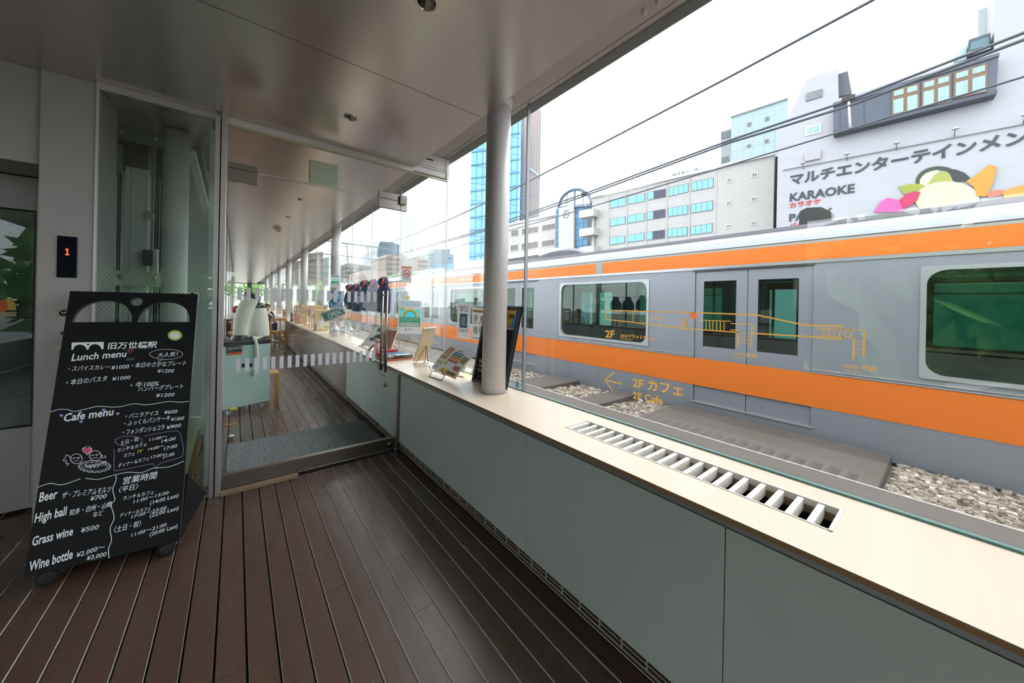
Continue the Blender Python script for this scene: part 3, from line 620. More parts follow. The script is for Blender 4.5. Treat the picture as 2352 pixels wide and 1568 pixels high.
T3('Beer', (203, 712), (380, 672), 82, .018); T3('ザ・プレミアムモルツ', (420, 677), (885, 615), 56); T3('¥700', (690, 702), (845, 672), 48)
T3('High ball', (160, 908), (470, 832), 78, .018); T3('知多・白州・山崎', (490, 838), (892, 752), 50); T3('など', (715, 853), (815, 830), 46)
T3('Grass wine', (140, 1128), (527, 1022), 76, .018); T3('¥500', (600, 1003), (770, 967), 50)
T3('Wine bottle', (115, 1367), (525, 1243), 80, .018); T3('¥2.000～', (560, 1238), (830, 1152), 48); T3('¥3,000', (655, 1267), (842, 1222), 46)
w = MB()
DM = [CHALK, pm('chalk_pink', 'd2446f', .8), pm('chalk_lavender', '9f97d8', .8), pm('chalk_violet', 'a9a2cf', .8), pm('chalk_lime', 'b6c42e', .8), pm('chalk_maroon', '8e3a55', .8), pm('old_sticker', '2b2d31', .4), BOARD]
def done(name):
    global w
    w.build(name, DM, sign); w = MB()
def curve(fn, pts, wd, m=0, close=False, sub=4):
    P = [V(fn(*p)) for p in pts]; out = []; K = len(P); rng = range(K if close else K - 1)
    for k in rng:
        p0, p1, p2, p3 = P[(k - 1) % K if close else max(k - 1, 0)], P[k], P[(k + 1) % K], P[(k + 2) % K if close else min(k + 2, K - 1)]
        for t in range(sub):
            t /= sub; out.append(.5 * ((2 * p1) + (p2 - p0) * t + (2 * p0 - 5 * p1 + 4 * p2 - p3) * t * t + (3 * p1 - p0 - 3 * p2 + p3) * t ** 3))
    if not close: out.append(P[-1])
    w.ribbon(out, wd, N, .0013, m, close)
LW = .0026
curve(c2, [(298, 1325), (380, 1300), (470, 1300), (540, 1320), (640, 1300), (780, 1268), (920, 1275), (1020, 1270), (1160, 1240), (1280, 1252), (1400, 1235), (1520, 1217), (1620, 1225), (1718, 1215)], LW); done('divider_line')
curve(c3, [(195, 572), (310, 535), (430, 547), (600, 490)], LW); done('divider_line'); curve(c3, [(645, 485), (770, 496), (920, 455), (1050, 430), (1180, 432), (1290, 390), (1430, 380), (1578, 325)], LW); done('divider_line')
curve(c3, [(930, 455), (938, 500), (905, 590), (925, 690), (890, 740), (918, 860), (880, 960), (893, 1070), (865, 1150), (870, 1245)], LW); done('divider_line')
curve(c3, [(918, 215), (917, 300), (917, 395), (940, 413), (1100, 385), (1270, 350), (1300, 365), (1322, 402), (1332, 365), (1380, 337), (1540, 290), (1568, 262), (1570, 190), (1545, 70), (1500, 38), (1350, 58), (1200, 90)], .0016, 3); done('speech_bubble')
el = lambda cx, cy, rx, ry, n=20, sc=0.0, k=10, a0=0: [(cx + rx * (1 + sc * abs(math.sin(k * a / 2))) * math.cos(a), cy + ry * (1 + sc * abs(math.sin(k * a / 2))) * math.sin(a)) for a in [2 * math.pi * q / n + a0 for q in range(n)]]
curve(c2, el(1487, 732, 170, 52), .0018, 0, True); curve(c2, [(1408, 778), (1412, 812), (1450, 782)], .0018); done('speech_bubble')
curve(c3, el(1055, 135, 118, 45, 60, .14, 14), .0016, 3, True, 1); done('speech_bubble'); curve(c3, el(732, 375, 135, 50, 72, .16, 18), .0022, 0, True, 1); curve(c3, el(732, 377, 112, 38, 60, .12, 18), .0012, 0, True, 1); done('speech_bubble')
for cx, cy, r in ((560, 302, 55), (738, 272, 55)):
    curve(c3, el(cx, cy, r, r * .85), .002, 0, True)
    for dx in (-22, 18): curve(c3, [(cx + dx - 9, cy - 8), (cx + dx, cy - 1), (cx + dx + 9, cy - 9)], .0016)
    curve(c3, [(cx - 48, cy - 2), (cx + 40, cy - 14)], .0014)
    for dx in (-26, 20): w.poly([c3(*p) for p in el(cx + dx, cy + 20, 8, 6, 8)], N, .0013, 1)
    curve(c3, [(cx - 14, cy + 16), (cx, cy + 24), (cx + 14, cy + 14)], .0016)
    if cx < 600: curve(c3, [(505, 290), (470, 265), (455, 290), (437, 322), (470, 318)], .0018); curve(c3, [(470, 318), (460, 350), (490, 345), (470, 372)], .0018)
    else: curve(c3, [(793, 262), (808, 275), (800, 292), (840, 290), (825, 270)], .0018)
    done('doodle_face')
def heart(fn, cx, cy, r, m): w.poly([fn(cx + r * math.sin(a) ** 3 * 1.0, cy - r * .9 * (.81 * math.cos(a) - .31 * math.cos(2 * a) - .12 * math.cos(3 * a) - .06 * math.cos(4 * a))) for a in [2 * math.pi * q / 22 for q in range(22)]], N, .0013, m)
heart(c3, 662, 224, 48, 0); heart(c3, 662, 224, 40, 1)
for q in w.v[-22:]: q += N * .0006
done('heart')
for x, y in ((408, 1362), (845, 1306), (988, 1343), (612, 1424)): heart(c2, x, y, 20, 2); done('heart')
for x, y in ((648, 190), (664, 186), (680, 184)): curve(c3, [(x, y), (x + 4, y - 8)], .0016)
done('heart_sparks')
curve(c3, [(1140, 250), (1150, 222), (1166, 226)], .003, 4); curve(c3, [(1168, 246), (1176, 216), (1192, 220)], .003, 4); done('lime_marks')
curve(c2, el(1120, 692, 30, 20), .003, 5, True); curve(c2, el(1118, 692, 15, 9), .003, 5, True)
for x, y in ((1068, 690), (1075, 715), (1095, 722), (1122, 722)): w.poly([c2(x - 7, y - 5), c2(x + 7, y - 4), c2(x, y + 8)], N, .0012, 5)
w.poly([c2(1073, 770), c2(1160, 768), c2(1158, 792), c2(1075, 796)], N, .0010, 6)
done('maroon_doodle')
# bridge logo: white block with two arches and a dot cut out
q = [c2(515, 612), c2(846, 605), c2(842, 678)]
arch = lambda xa, xb, yb, yt: [c2((xa + xb) / 2 + (xb - xa) / 2 * math.cos(a), yb - (yb - yt) * math.sin(a)) for a in [math.pi * t / 10 for t in range(11)]]
q += arch(690, 820, 680, 628); q += arch(532, 668, 684, 632); q += [c2(512, 687)]
w.poly(q, N, .0013, 0); w.poly([c2(*p) for p in el(684, 631, 13, 9, 12)], N, .0018, 7)
done('bridge_logo')
w = MB()
w.poly([c2(*p) for p in el(1577, 537, 76, 55, 28)], N, .0014, 0); w.poly([c2(*p) for p in el(1577, 537, 52, 37, 24)], N, .002, 1)
w.ribbon([c2(*p) for p in el(1577, 537, 63, 45, 28)], .004, N, .002, 2, True)
w.build('round_sticker', [pm('sticker_green', '4f9c3a', .5), pm('sticker_pale', 'ecdfe2', .5), pm('sticker_lime', 'cfd95a', .5)], sign)
c = BR_ + TV - bu * .035; g = MB(); g.ob(c - bn * .018 + bw * 0, bu * .014, bn * .012, bw * .010); g.build('clip', BLACK, sign)
# ================================================================ THINGS ON THE WORKTOP AND THE GLASS
ZT = ZW + .0008
def lean(name, lb, cat, pts, thick, mat_back, group=None, bev=.001):
    """flat board with measured corners (BL, BR, TR, TL), built with thickness behind its face; returns thing, frame"""
    BLp, BRp, TRp, TLp = [V(p) for p in pts]; u = (BRp - BLp); n = u.cross(TLp - BLp).normalized()
    t = thing(name, lb, cat, (BLp + BRp) / 2, group)
    return t, u, (TLp - BLp), n, BLp
class Plane:
    """u, v in 0..1 over a measured quad"""
    def __init__(s, a, b, c, d): s.a, s.b, s.c, s.d = map(V, (a, b, c, d)); s.n = (s.b - s.a).cross(s.d - s.a).normalized()
    def __call__(s, u, v): return s.a.lerp(s.b, u).lerp(s.d.lerp(s.c, u), v)
    def rect(s, g, u0, u1, v0, v1, t=.0008, m=0): g.poly([s(u0, v0), s(u1, v0), s(u1, v1), s(u0, v1)], s.n, t, m); return g
    def slab(s, g, th, m=0, m2=None): g.prism([s(0, 0), s(1, 0), s(1, 1), s(0, 1)], -s.n * th, m, m2); return g
    def text(s, g, st, u0, v0, u1, v1, h, m=0, bold=.01, t=.0014): g.text(st, s(u0, v0), s(u1, v1), h, s.n, t, m, bold); return g
    def disc(s, g, cu, cv, r, m=0, t=.001, n=24, a0=0, a1=2 * math.pi, ry=None):
        U = (s.b - s.a).normalized(); W = s.n.cross(U); c = s(cu, cv)
        g.poly([c + U * r * math.cos(a0 + (a1 - a0) * q / n) + W * (ry or r) * math.sin(a0 + (a1 - a0) * q / n) for q in range(n + (a1 - a0 < 6))], s.n, t, m); return g
    def arc(s, g, cu, cv, r, w, m=0, t=.001, a0=0, a1=math.pi, n=20, close=False):
        U = (s.b - s.a).normalized(); W = s.n.cross(U); c = s(cu, cv)
        g.ribbon([c + U * r * math.cos(a0 + (a1 - a0) * q / n) + W * r * math.sin(a0 + (a1 - a0) * q / n) for q in range(n + (0 if close else 1))], w, s.n, t, m, close); return g

# --- rainbow inspection notice on the partition glass
def rainbow(P, lb, big=True):
    t = thing('inspection_notice', lb, 'poster', (P(0, 0) + P(1, 0)) / 2, 'rainbow inspection notices')
    P.slab(MB(), .0008).build('sheet', PAPER, t)
    SKYB, TEAL, YEL, GRN = pm('print_sky', '5ce3ee', .6), pm('print_teal', '1d8f9b', .6), pm('print_yellow', 'f0b942', .6), pm('print_green', '1f9f77', .6)
    g = MB(); P.rect(g, .06, .96, .5, .74); g.build('sky_panel', SKYB, t)
    hw = (P(1, 0) - P(0, 0)).length; g = MB(); P.arc(g, .5, .5, hw * .33, hw * .05, 0, .0014); P.arc(g, .5, .5, hw * .285, hw * .045, 1, .0014); P.arc(g, .5, .5, hw * .245, hw * .03, 2, .0014); g.build('rainbow', [YEL, pm('print_lime', 'b5c25a', .6), TEAL], t)
    g = MB(); P.rect(g, .06, .96, .22, .5, .0012); g.build('green_band', GRN, t)
    g = MB(); P.rect(g, .1, .92, .235, .345, .0016); g.build('white_strip', PAPER, t)
    if big:
        TX = pm('print_light_blue', '9bd4ea', .6)
        g = MB(); P.text(g, '徹底点検済', .1, .83, .93, .835, .030, 0, .02); g.build('title', TX, t)
        g = MB(); P.text(g, '飲食店感染防止', .12, .925, .86, .93, .014); g.build('subtitle', TX, t)
        g = MB(); P.text(g, 'R4', .05, .70, .25, .705, .028, 0, .02); g.build('year_mark', pm('print_olive', 'b5b22e', .6), t)
        g = MB(); P.text(g, '徹底点検実施 東京都感染防止', .1, .44, .92, .443, .011, 0, .01, .002); P.text(g, '対策の取組を実施しています', .1, .39, .9, .393, .010, 0, .01, .002); g.build('band_lettering', PAPER, t)
        g = MB(); P.text(g, 'プラチナフィッシュ神田万世橋', .13, .285, .9, .288, .012, 0, .0, .0024); g.build('shop_lettering', pm('print_ink', '3a3c40', .7), t)
        g = MB(); P.disc(g, .34, .13, .008); g.build('crest', GRN, t); g = MB(); P.text(g, '東京都', .42, .118, .62, .12, .013); g.build('city_lettering', pm('print_grey', '9aa0a0', .7), t)
    else:
        g = MB(); P.text(g, '徹底点検済', .15, .87, .88, .87, .02, 0, .02); g.build('title', pm('print_dark_blue', '2e4a78', .6), t)
yq = YP - .0015
P = Plane(ony(913, 766, yq), ony(966.5, 767, yq), ony(968, 691, yq), ony(915.5, 688, yq)); rainbow(P, 'large rainbow inspection notice on the glass right of the door handle')
t = thing('oval_sticker', 'small cream oval sticker just above the large rainbow notice', 'sticker', ony(933, 688, yq)); Q = Plane(ony(925, 690, yq), ony(942, 690, yq), ony(942, 677, yq), ony(925, 677, yq))
g = MB(); Q.disc(g, .5, .5, .033, 0, .0004, ry=.023); g.build('rim', PAPER, t); g = MB(); Q.disc(g, .5, .5, .027, 0, .0009, ry=.017); g.build('centre', pm('sticker_gold', 'd8cf9a', .6), t)
P = Plane(ony(922, 648, yq), ony(945, 650, yq), ony(946, 612, yq), ony(923, 611, yq))
t = thing('no_smoking_sign', 'no smoking notice with a red ring and orange header on the glass', 'sign', P(.5, 0)); P.slab(MB(), .0006).build('sheet', PAPER, t)
g = MB(); P.rect(g, 0, 1, .88, 1); g.build('orange_header', pm('print_orange', 'e2743a', .6), t)
g = MB(); P.text(g, 'お客さまへのお願い', .06, .91, .94, .91, .009, 0, .01, .0012); g.build('header_lettering', PAPER, t)
g = MB(); P.rect(g, .28, .68, .5, .55, .0012); P.rect(g, .7, .74, .5, .55, .0012); P.arc(g, .66, .6, .008, .003, 0, .0012, -.5, 2.2); g.build('cigarette', pm('print_ink', '3a3c40', .7), t)
g = MB(); P.arc(g, .5, .57, .033, .007, 0, .0016, 0, 2 * math.pi, 30, True); U = (P.b - P.a).normalized(); W_ = P.n.cross(U); c = P(.5, .57); g.ribbon([c - U * .023 + W_ * .023, c + U * .023 - W_ * .023], .006, P.n, .0018); g.build('red_ring', pm('print_red', 'd6483a', .6), t)
g = MB(); P.text(g, 'NO SMOKING', .2, .22, .8, .22, .006, 0, .01, .0012); g.build('caption', pm('print_ink', '3a3c40', .7), t)
# --- posters on the window
xw = XG - .0135
P = Plane(onx(1049, 776, XG - .002), onx(1078, 778.5, XG - .002), onx(1081, 699.5, XG - .002), onx(1051.5, 697, XG - .002))
t = thing('handwritten_notice', 'white handwritten notice with a blue frame on the window left of the column', 'poster', P(.5, 0)); P.slab(MB(), .0008).build('sheet', PAPER, t)
INK = pm('print_ink', '3a3c40', .7)
g = MB(); P.text(g, 'SNS始めました', .14, .875, .84, .875, .024, 0, .02); g.build('heading', INK, t); g = MB(); P.text(g, '見てね♪', .22, .785, .84, .79, .022, 0, .02); g.build('second_line', INK, t)
g = MB(); P.rect(g, .2, .8, .31, .72); g.build('blue_frame', pm('print_blue', '1d7ba6', .6), t); g = MB(); P.rect(g, .33, .68, .38, .64, .0014); g.build('grey_field', pm('print_pale_grey', 'a8adac', .6), t)
g = MB(); P.text(g, 'フォローお願いします！', .1, .19, .9, .2, .026, 0, .02); g.build('bottom_line', INK, t)
g = MB()
for u_, v_ in ((.9, .7), (.86, .36), (.12, .52), (.3, .28), (.14, .08), (.7, .1)): P.disc(g, u_, v_, .007)
g.build('yellow_flowers', pm('print_yellow', 'f0b942', .6), t)
P = Plane(onx(1083, 779, XG - .002), onx(1113, 783, XG - .002), onx(1117, 703, XG - .002), onx(1085, 700, XG - .002))
t = thing('event_poster', 'pale poster with an orange band and teal lines, half hidden by the column', 'poster', P(.5, 0)); P.slab(MB(), .0008).build('sheet', PAPER, t)
g = MB(); P.rect(g, .03, 1, .94, .96); P.rect(g, .03, 1, .045, .065); g.build('teal_lines', pm('print_teal', '1d8f9b', .6), t); g = MB(); P.rect(g, .05, .95, .8, .87); g.build('orange_band', pm('print_amber', 'e5a94a', .6), t)
g = MB(); P.disc(g, .3, .64, .03, 0); P.disc(g, .75, .62, .03, 1); P.disc(g, .3, .28, .035, 1); P.disc(g, .7, .3, .03, 0); g.build('pale_pictures', [pm('print_mist', 'c3dfdb', .6), pm('print_leaf', 'cfe0c4', .6)], t)
g = MB(); P.text(g, '開催のお知らせ', .1, .47, .9, .47, .014); g.build('lettering', pm('print_grey', '9aa0a0', .7), t)
tag(Plane(onx(1185, 889, XG - .001), onx(1191, 890.5, XG - .001), onx(1191, 876, XG - .001), onx(1185, 875, XG - .001)).slab(MB(), .0006).build('window_sticker', pm('sticker_blue', '59b7cf', .5)), 'tiny blue sticker low on the window beside the column', 'sticker')

# --- OPEN plate hanging on the door
yo = YP + .03
P = Plane(ony(746.5, 739, yo), ony(793, 721, yo), ony(787, 702, yo), ony(736.5, 720, yo))
t = thing('open_sign', 'teal OPEN plate hanging askew by a cord inside the glass door', 'sign', P(.5, 0)); SGN = pm('sign_teal', '17707f', .5)
P.slab(MB(), .004).build('plate', SGN, t)
L_ = pm('sign_cream', 'd9e3d6', .6); g = MB(); P.text(g, 'OPEN', .2, .17, .84, .17, .037, 0, .03); g.build('lettering', L_, t); g = MB(); P.text(g, 'Welcome we are', .2, .68, .9, .68, .011, 0, .01); g.build('script_line', L_, t)
g = MB(); bd = [P(.05, .2), P(.09, .08), P(.91, .08), P(.95, .2), P(.95, .8), P(.91, .92), P(.09, .92), P(.05, .8)]; g.ribbon(bd, .003, P.n, .001, 0, True); g.build('border', L_, t)
hook = ony(761, 684, yo); g = MB(); g.tube([P(.06, .95) - P.n * .002, hook, P(.9, .95) - P.n * .002], .0018, 6); g.build('cord', BLACK, t)
g = MB(); g.lathe(ony(761, 681, YP + .0105), [(.024, 0), (.022, .006), (.008, .010), (.006, .018), (0, .019)], 18, ax=(0, 1, 0)); tag(g.build('suction_hook', pm('clear_cup', 'd9dadf', .3)), 'round clear suction hook holding the OPEN plate', 'hook')

# --- wind bell on the door handle
t = thing('wind_bell', 'small bronze bell hanging by a cord from the door handle', 'bell', ony(885, 888, YP - .055)); yb = YP - .055
g = MB(); g.tube([ony(px, py, yb - .003) for px, py in ((868, 848), (868.5, 838), (873, 835), (880, 837), (884, 845))], .0022, 6); g.tube([ony(px, py, yb - .018) for px, py in ((870, 846), (875, 858), (888, 864))], .0018, 6); g.tube([ony(885, 862, yb - .018), ony(885, 874, yb - .018)], .001, 5); g.build('cord', BLACK, t)
g = MB(); g.tube([ony(px, py, yb - .018) for px, py in ((869, 853), (877, 857), (886, 862), (895, 865))], [.003, .004, .004, .002], 7); g.build('driftwood', pm('driftwood', '9c8f83', .8), t)
c = ony(885, 888, yb - .018); g = MB(); g.lathe(c, [(.017, 0), (.0165, .002), (.010, .022), (.004, .038), (.002, .042)], 4); g.build('bell', pm('bronze', '6f5a34', .4, .8), t)

# --- bead chains of the roller blinds
def chain(xc, yc, w, ztop, zbot, lb):
    g = MB(); pts = []; z = ztop
    while z > zbot + w / 2: pts.append((yc - w / 2, z)); z -= .0085
    for q in range(9): a = math.pi + math.pi * q / 8; pts.append((yc + w / 2 * math.cos(a), zbot + w / 2 + w / 2 * math.sin(a)))
    z = zbot + w / 2
    while z < ztop: pts.append((yc + w / 2, z)); z += .0085
    for y, z in pts: g.ball((xc, y, z), .0032, seg=6, rings=3)
    tag(g.build('bead_chain', pm('bead_white', 'e3e3e3', .4)), lb, 'chain', 'bead chains by the partition')
chain(1.55, 3.26, .11, 2.75, 1.132, 'white bead chain loop of the blind beside the rainbow notice')

# --- menu booklet on a wire stand (faces the corridor)
bl, br = onx(989.6, 845.7, 1.335), onx(1045, 870.7, 1.335)
tl, tr = onx(1041.4, 786.8, 1.478), onx(1094.5, 810, 1.478)
P = Plane(bl, br, tr, tl)
t = thing('food_menu', 'colourful glossy food menu leaning on a wire stand', 'menu', onz(1005, 866, ZT)); n_ = 8
g = MB(); pv = []
for q in range(n_ + 1):
    v_ = q / n_; bow = P.n * (.012 * math.sin(math.pi * v_)); pv.append((P(0, v_) + bow, P(1, v_) + bow))
g.loft([[a, b, b - P.n * .004, a - P.n * .004] for a, b in pv], sm=False); g.build('booklet', pm('gloss_paper', 'eeedf2', .25), t)
def onb(u0, u1, v0, v1, m, tt=.001):
    k = 5; r0 = []; r1 = []
    for q in range(k + 1):
        v_ = v0 + (v1 - v0) * q / k; bow = P.n * (.012 * math.sin(math.pi * v_) + tt); r0.append(P(u0, v_) + bow); r1.append(P(u1, v_) + bow)
    g = MB(); i = g.add(r0); j = g.add(r1)
    for q in range(k): g.face((i + q, j + q, j + q + 1, i + q + 1), 0)
    return g.build(m[0], pm(m[1], m[2], .3, noise=m[3] if len(m) > 3 else None), t)
mix = ((60, 60, 60), .5)
onb(.33, .98, .02, .17, ('yellow_panel', 'menu_yellow', 'e3ae2a')); onb(.62, .92, .05, .15, ('dark_photo', 'menu_dark', '3b332f', mix), .002)
for q, (c_, nm) in enumerate((('b93a58', 'crimson'), ('dd9a34', 'amber'), ('cf5a37', 'orange'), ('2f8b46', 'green'), ('3f86d2', 'blue'))): onb(.36, .74, .43 + q * .075, .485 + q * .075, ('%s_band' % nm, 'menu_' + nm, c_))
onb(.42, .62, .82, .86, ('ochre_band', 'menu_ochre', 'bf8b3d')); onb(.78, .97, .5, .74, ('salad_photo', 'menu_salad', 'a38a68', mix)); onb(.72, .95, .22, .38, ('noodle_photo', 'menu_noodle', 'a5673f', mix))
onb(.04, .28, .58, .86, ('pasta_photo', 'menu_pasta', 'c08a6a', mix)); onb(.04, .28, .42, .56, ('plate_photo', 'menu_plate', 'b99a5f', mix)); onb(.03, .28, .22, .34, ('green_panel', 'menu_leaf', 'a9c47e')); onb(.05, .24, .06, .18, ('drink_photo', 'menu_drink', 'c9b9bb', mix))
g = MB(); P.disc(g, .38, .34, .019, 0, .014); g.build('gold_spot', pm('menu_gold', 'dcab4b', .4), t)
g = MB()
f0, f1 = onz(986, 864.5, ZT + .003), onz(1013.8, 873.8, ZT + .003); s0, s1 = onx(993, 851, 1.325), onx(1022, 861, 1.325)
g.tube([s0, f0, f1, s1], .0032, 8); g.tube([s0, s1], .0026, 8); back = V((1.46, (f0.y + f1.y) / 2, ZT + .003)); g.tube([s0, V((1.47, f0.y - .0, ZT + .003)), V((1.47, f1.y, ZT + .003)), s1], .0026, 8)
for p_ in (s0, s1): h_ = V((-.022, 0, .006)); g.tube([p_, p_ + h_, p_ + h_ + V((-.004, 0, .030))], .0026, 8); g.ball(p_ + h_ + V((-.004, 0, .032)), .0055, seg=8, rings=5)
g.build('wire_stand', pm('black_wire', '1d1d20', .3, .6), t)

# --- picture frame seen from behind on a small easel
bl, br = ony(950, 827, 3.36), ony(980, 827, 3.36); tl, tr = ony(973.6, 756.6, 3.22), ony(1001.7, 753.5, 3.22)
bl.z = br.z = ZT + .012; P = Plane(bl, br, tr, tl)
t = thing('easel_frame', 'back of a tan picture frame standing on a small black easel', 'frame', (bl + br) / 2)
P.slab(MB(), .016, 0, 1).build('backing', [pm('mdf_tan', 'd9bd92', .7), pm('frame_grey', '8f9594', .4)], t)
g = MB(); g.ob(tl - P.n * .016, tr - tl, P.n * .017, (tl - bl).normalized() * .010); g.build('top_rail', WHITE, t)
g = MB(); ap = P(.62, .48) + P.n * .006; pk = [onz(953, 837, ZT + .002), onz(976, 834, ZT + .002), onz(983.5, 837, ZT + .002)]
for q in pk: q.y = max(q.y, 3.15); g.tube([ap, q], .0028, 7)
for q in pk[:2]: g.tube([q + V((.012 * math.cos(a) - .006, 0, .012 + .012 * math.sin(a))) for a in [k * .7 for k in range(10)]], .002, 6)
g.build('easel', pm('black_wire', '1d1d20', .3, .6), t)

# --- black framed menu leaning against the window behind the column
bl, br = V((1.477, 2.352, ZT)), V((1.512, 1.968, ZT)); tr = onx(1198, 704, 1.575); tl = tr + (bl - br); 
P = Plane(bl, br, tr, tl); P.n = P.n if P.n.x < 0 else -P.n
t = thing('black_menu_frame', 'black framed menu board leaning on the window behind the white column', 'sign', (bl + br) / 2)
g = MB(); g.prism([P(0, 0), P(1, 0), P(1, 1), P(0, 1)], -P.n * .018); g.build('board', pm('menu_black', '1b1d20', .6, spec=.2), t)
g = MB(); sz = .06
for u0, u1, v0, v1 in ((0, 1, 0, .035), (0, 1, .965, 1), (0, sz, 0, 1), (1 - sz, 1, 0, 1)): g.prism([P(u0, v0), P(u1, v0), P(u1, v1), P(u0, v1)], P.n * .012)
g.build('frame', pm('frame_black', '2c2a2d', .45), t)
g = MB(); P.rect(g, .1, .93, .73, .955, .001, 0); g.poly([P(.8, .73), P(.93, .73), P(.93, .955), P(.9, .955)], P.n, .002, 1); P.rect(g, .1, .93, .715, .73, .002, 2); g.build('beer_poster', [pm('print_beer', 'c7a02c', .5), pm('print_beer_blue', '3a86c4', .5), PAPER], t)
g = MB(); P.text(g, 'PREMIUM', .3, .85, .87, .85, .035, 0, .02, .003); g.build('poster_lettering', pm('print_ink', '3a3c40', .7), t)
for st, a, b, v_ in (('本日のおすすめメニュー。', .12, .72, .62), ('カレーとビールのセット', .12, .66, .48), ('お飲み物各種', .12, .62, .41), ('生ビール', .1, .34, .26), ('ハイボール', .1, .4, .2), ('ワイン', .1, .3, .14)):
    g = MB(); P.text(g, st, a, v_, b, v_, .022, 0, .01); g.build('chalk_lettering', CHALK, t)
# --- yellow leaflet lying behind the menu
t = [onz(1056, 868, ZT + .0015), onz(1068, 872.5, ZT + .0015), onz(1086, 848, ZT + .0015), onz(1072, 843, ZT + .0015)]
P = Plane(*t); P.n = V((0, 0, 1)); o = thing('yellow_leaflet', 'pale yellow leaflet lying between the food menu and the black menu frame', 'leaflet', P(.5, .5) - V((0, 0, .0015)))
g = MB(); g.prism(t, (0, 0, -.0013)); g.build('sheet', pm('paper_yellow', 'ead9a0', .7), o)
g = MB(); g.text('営業時間のご案内', P(.2, .3), P(.25, .85), .012, (0, 0, 1), .001); g.text('どうぞご利用ください', P(.55, .2), P(.6, .85), .010, (0, 0, 1), .001); g.build('lettering', pm('print_grey', '9aa0a0', .7), o)

# --- goods just behind the partition
def block(name, lb, cat, x0, x1, y0, y1, z0, z1, m, parts=(), group=None, bev=.003):
    t = thing(name, lb, cat, ((x0 + x1) / 2, (y0 + y1) / 2, z0), group); g = MB(); g.box(x0, x1, y0, y1, z0, z1); g.build('body', m, t, bevel=bev)
    for pn_, bx, pm_ in parts: g = MB(); g.box(*bx); g.build(pn_, pm_, t)
    return t
BLKC = pm('case_black', '25272a', .4); ORG = pm('goods_orange', 'c9603c', .6, noise=((40, 40, 40), .2)); BLU = pm('goods_blue', '3f5f8c', .6, noise=((40, 40, 40), .3)); REDC = pm('goods_red', 'cf3f35', .6)
block('goods_tray', 'low black display tray of goods with orange packs along its front, behind the glass', 'tray', 1.18, 1.50, 3.56, 3.98, ZT, ZT + .02, BLKC, [('orange_edge', (1.19, 1.49, 3.555, 3.56, ZT + .001, ZT + .019), ORG)])
block('blue_file', 'flat blue and silver file lying on the goods tray', 'file', 1.26, 1.49, 3.69, 3.86, ZT + .0205, ZT + .045, pm('file_silver', '8fa3b5', .3, .3), [('blue_cover', (1.26, 1.49, 3.69, 3.86, ZT + .045, ZT + .049), BLU)])
block('black_case', 'flat black case at the front right of the goods tray', 'case', 1.3, 1.49, 3.575, 3.68, ZT + .0205, ZT + .05, BLKC, [('silver_label', (1.32, 1.47, 3.585, 3.67, ZT + .05, ZT + .051), pm('file_silver', '8fa3b5', .3))])
block('red_pouch', 'red folded pouch at the back of the goods tray', 'pouch', 1.24, 1.44, 3.87, 3.92, ZT + .0205, ZT + .075, REDC, [('flap', (1.245, 1.435, 3.865, 3.87, ZT + .05, ZT + .074), RED)], bev=.012)
def roll(x, y, z, r, ln, m, lb):
    t = thing('rolled_towel', lb, 'towel', (x, y, z), 'rolled goods on the tray'); g = MB(); g.lathe((x, y, z + r + .0003), [(0, 0), (r * .93, .001), (r, .006), (r, ln - .006), (r * .93, ln - .001), (0, ln)], 14, ax=(1, .1, 0)); g.build('roll', m, t)
    g = MB(); g.lathe((x + ln * .45, y + ln * .045, z + r + .0003), [(r * 1.02, 0), (r * 1.02, .018)], 14, ax=(1, .1, 0)); g.build('band', PAPER, t)
roll(1.185, 3.59, ZT + .0205, .02, .11, pm('towel_grey', '8b8d92', .9), 'grey rolled towel at the front of the goods tray')
roll(1.19, 3.69, ZT + .0205, .022, .06, BLU, 'blue rolled towel in the middle of the goods tray'); roll(1.19, 3.82, ZT + .0205, .025, .055, REDC, 'red rolled towel at the left of the goods tray')
# clipboard menu and picture board on wire stands, facing the corridor
bl, br = onx(828.5, 791.9, 1.35), onx(856, 796, 1.35); tl, tr = onx(862.9, 749.5, 1.53), onx(884, 752, 1.53)
P = Plane(bl, br, tr, tl); t = thing('clipboard_menu', 'wood backed clipboard menu leaning behind the glass door handle', 'menu', V((bl.x, bl.y, ZT)))
P.slab(MB(), .006).build('backing', WOOD, t); g = MB(); P.rect(g, .08, .96, .03, .97); g.build('sheet', pm('sheet_grey', 'cfd2d4', .5), t); g = MB(); P.rect(g, .45, .9, .76, .95, .002); g.build('teal_label', pm('print_deep_teal', '1d5660', .5), t)
for q in range(9):
    v_ = .08 + q * .07; g = MB(); P.text(g, 'ランチプレート ￥1200', .14, v_, .6, v_, .012, 0, .0); g.build('lettering', pm('print_grey', '9aa0a0', .7), t)
g = MB(); s0, s1 = P(.1, .03) + V((-.02, 0, -.012)), P(.95, .03) + V((-.02, 0, -.012)); f0, f1 = V((s0.x - .03, s0.y, ZT + .003)), V((s1.x - .03, s1.y, ZT + .003)); g.tube([s0, f0, f1, s1], .003, 7); g.tube([s0, V((1.5, s0.y, ZT + .003)), V((1.5, s1.y, ZT + .003)), s1], .0025, 7); g.tube([s0, s1], .0025, 7); g.build('wire_stand', pm('black_wire', '1d1d20', .3, .6), t)
bl, br = onx(858, 796, 1.36), onx(896, 790, 1.36); br.z = bl.z; tl, tr = onx(886, 754, 1.55), onx(913, 762, 1.55); tr.z = tl.z
P = Plane(bl, br, tr, tl); t = thing('picture_board', 'brown picture board of dishes leaning behind the plush doll', 'board', V((bl.x, bl.y, ZT)))
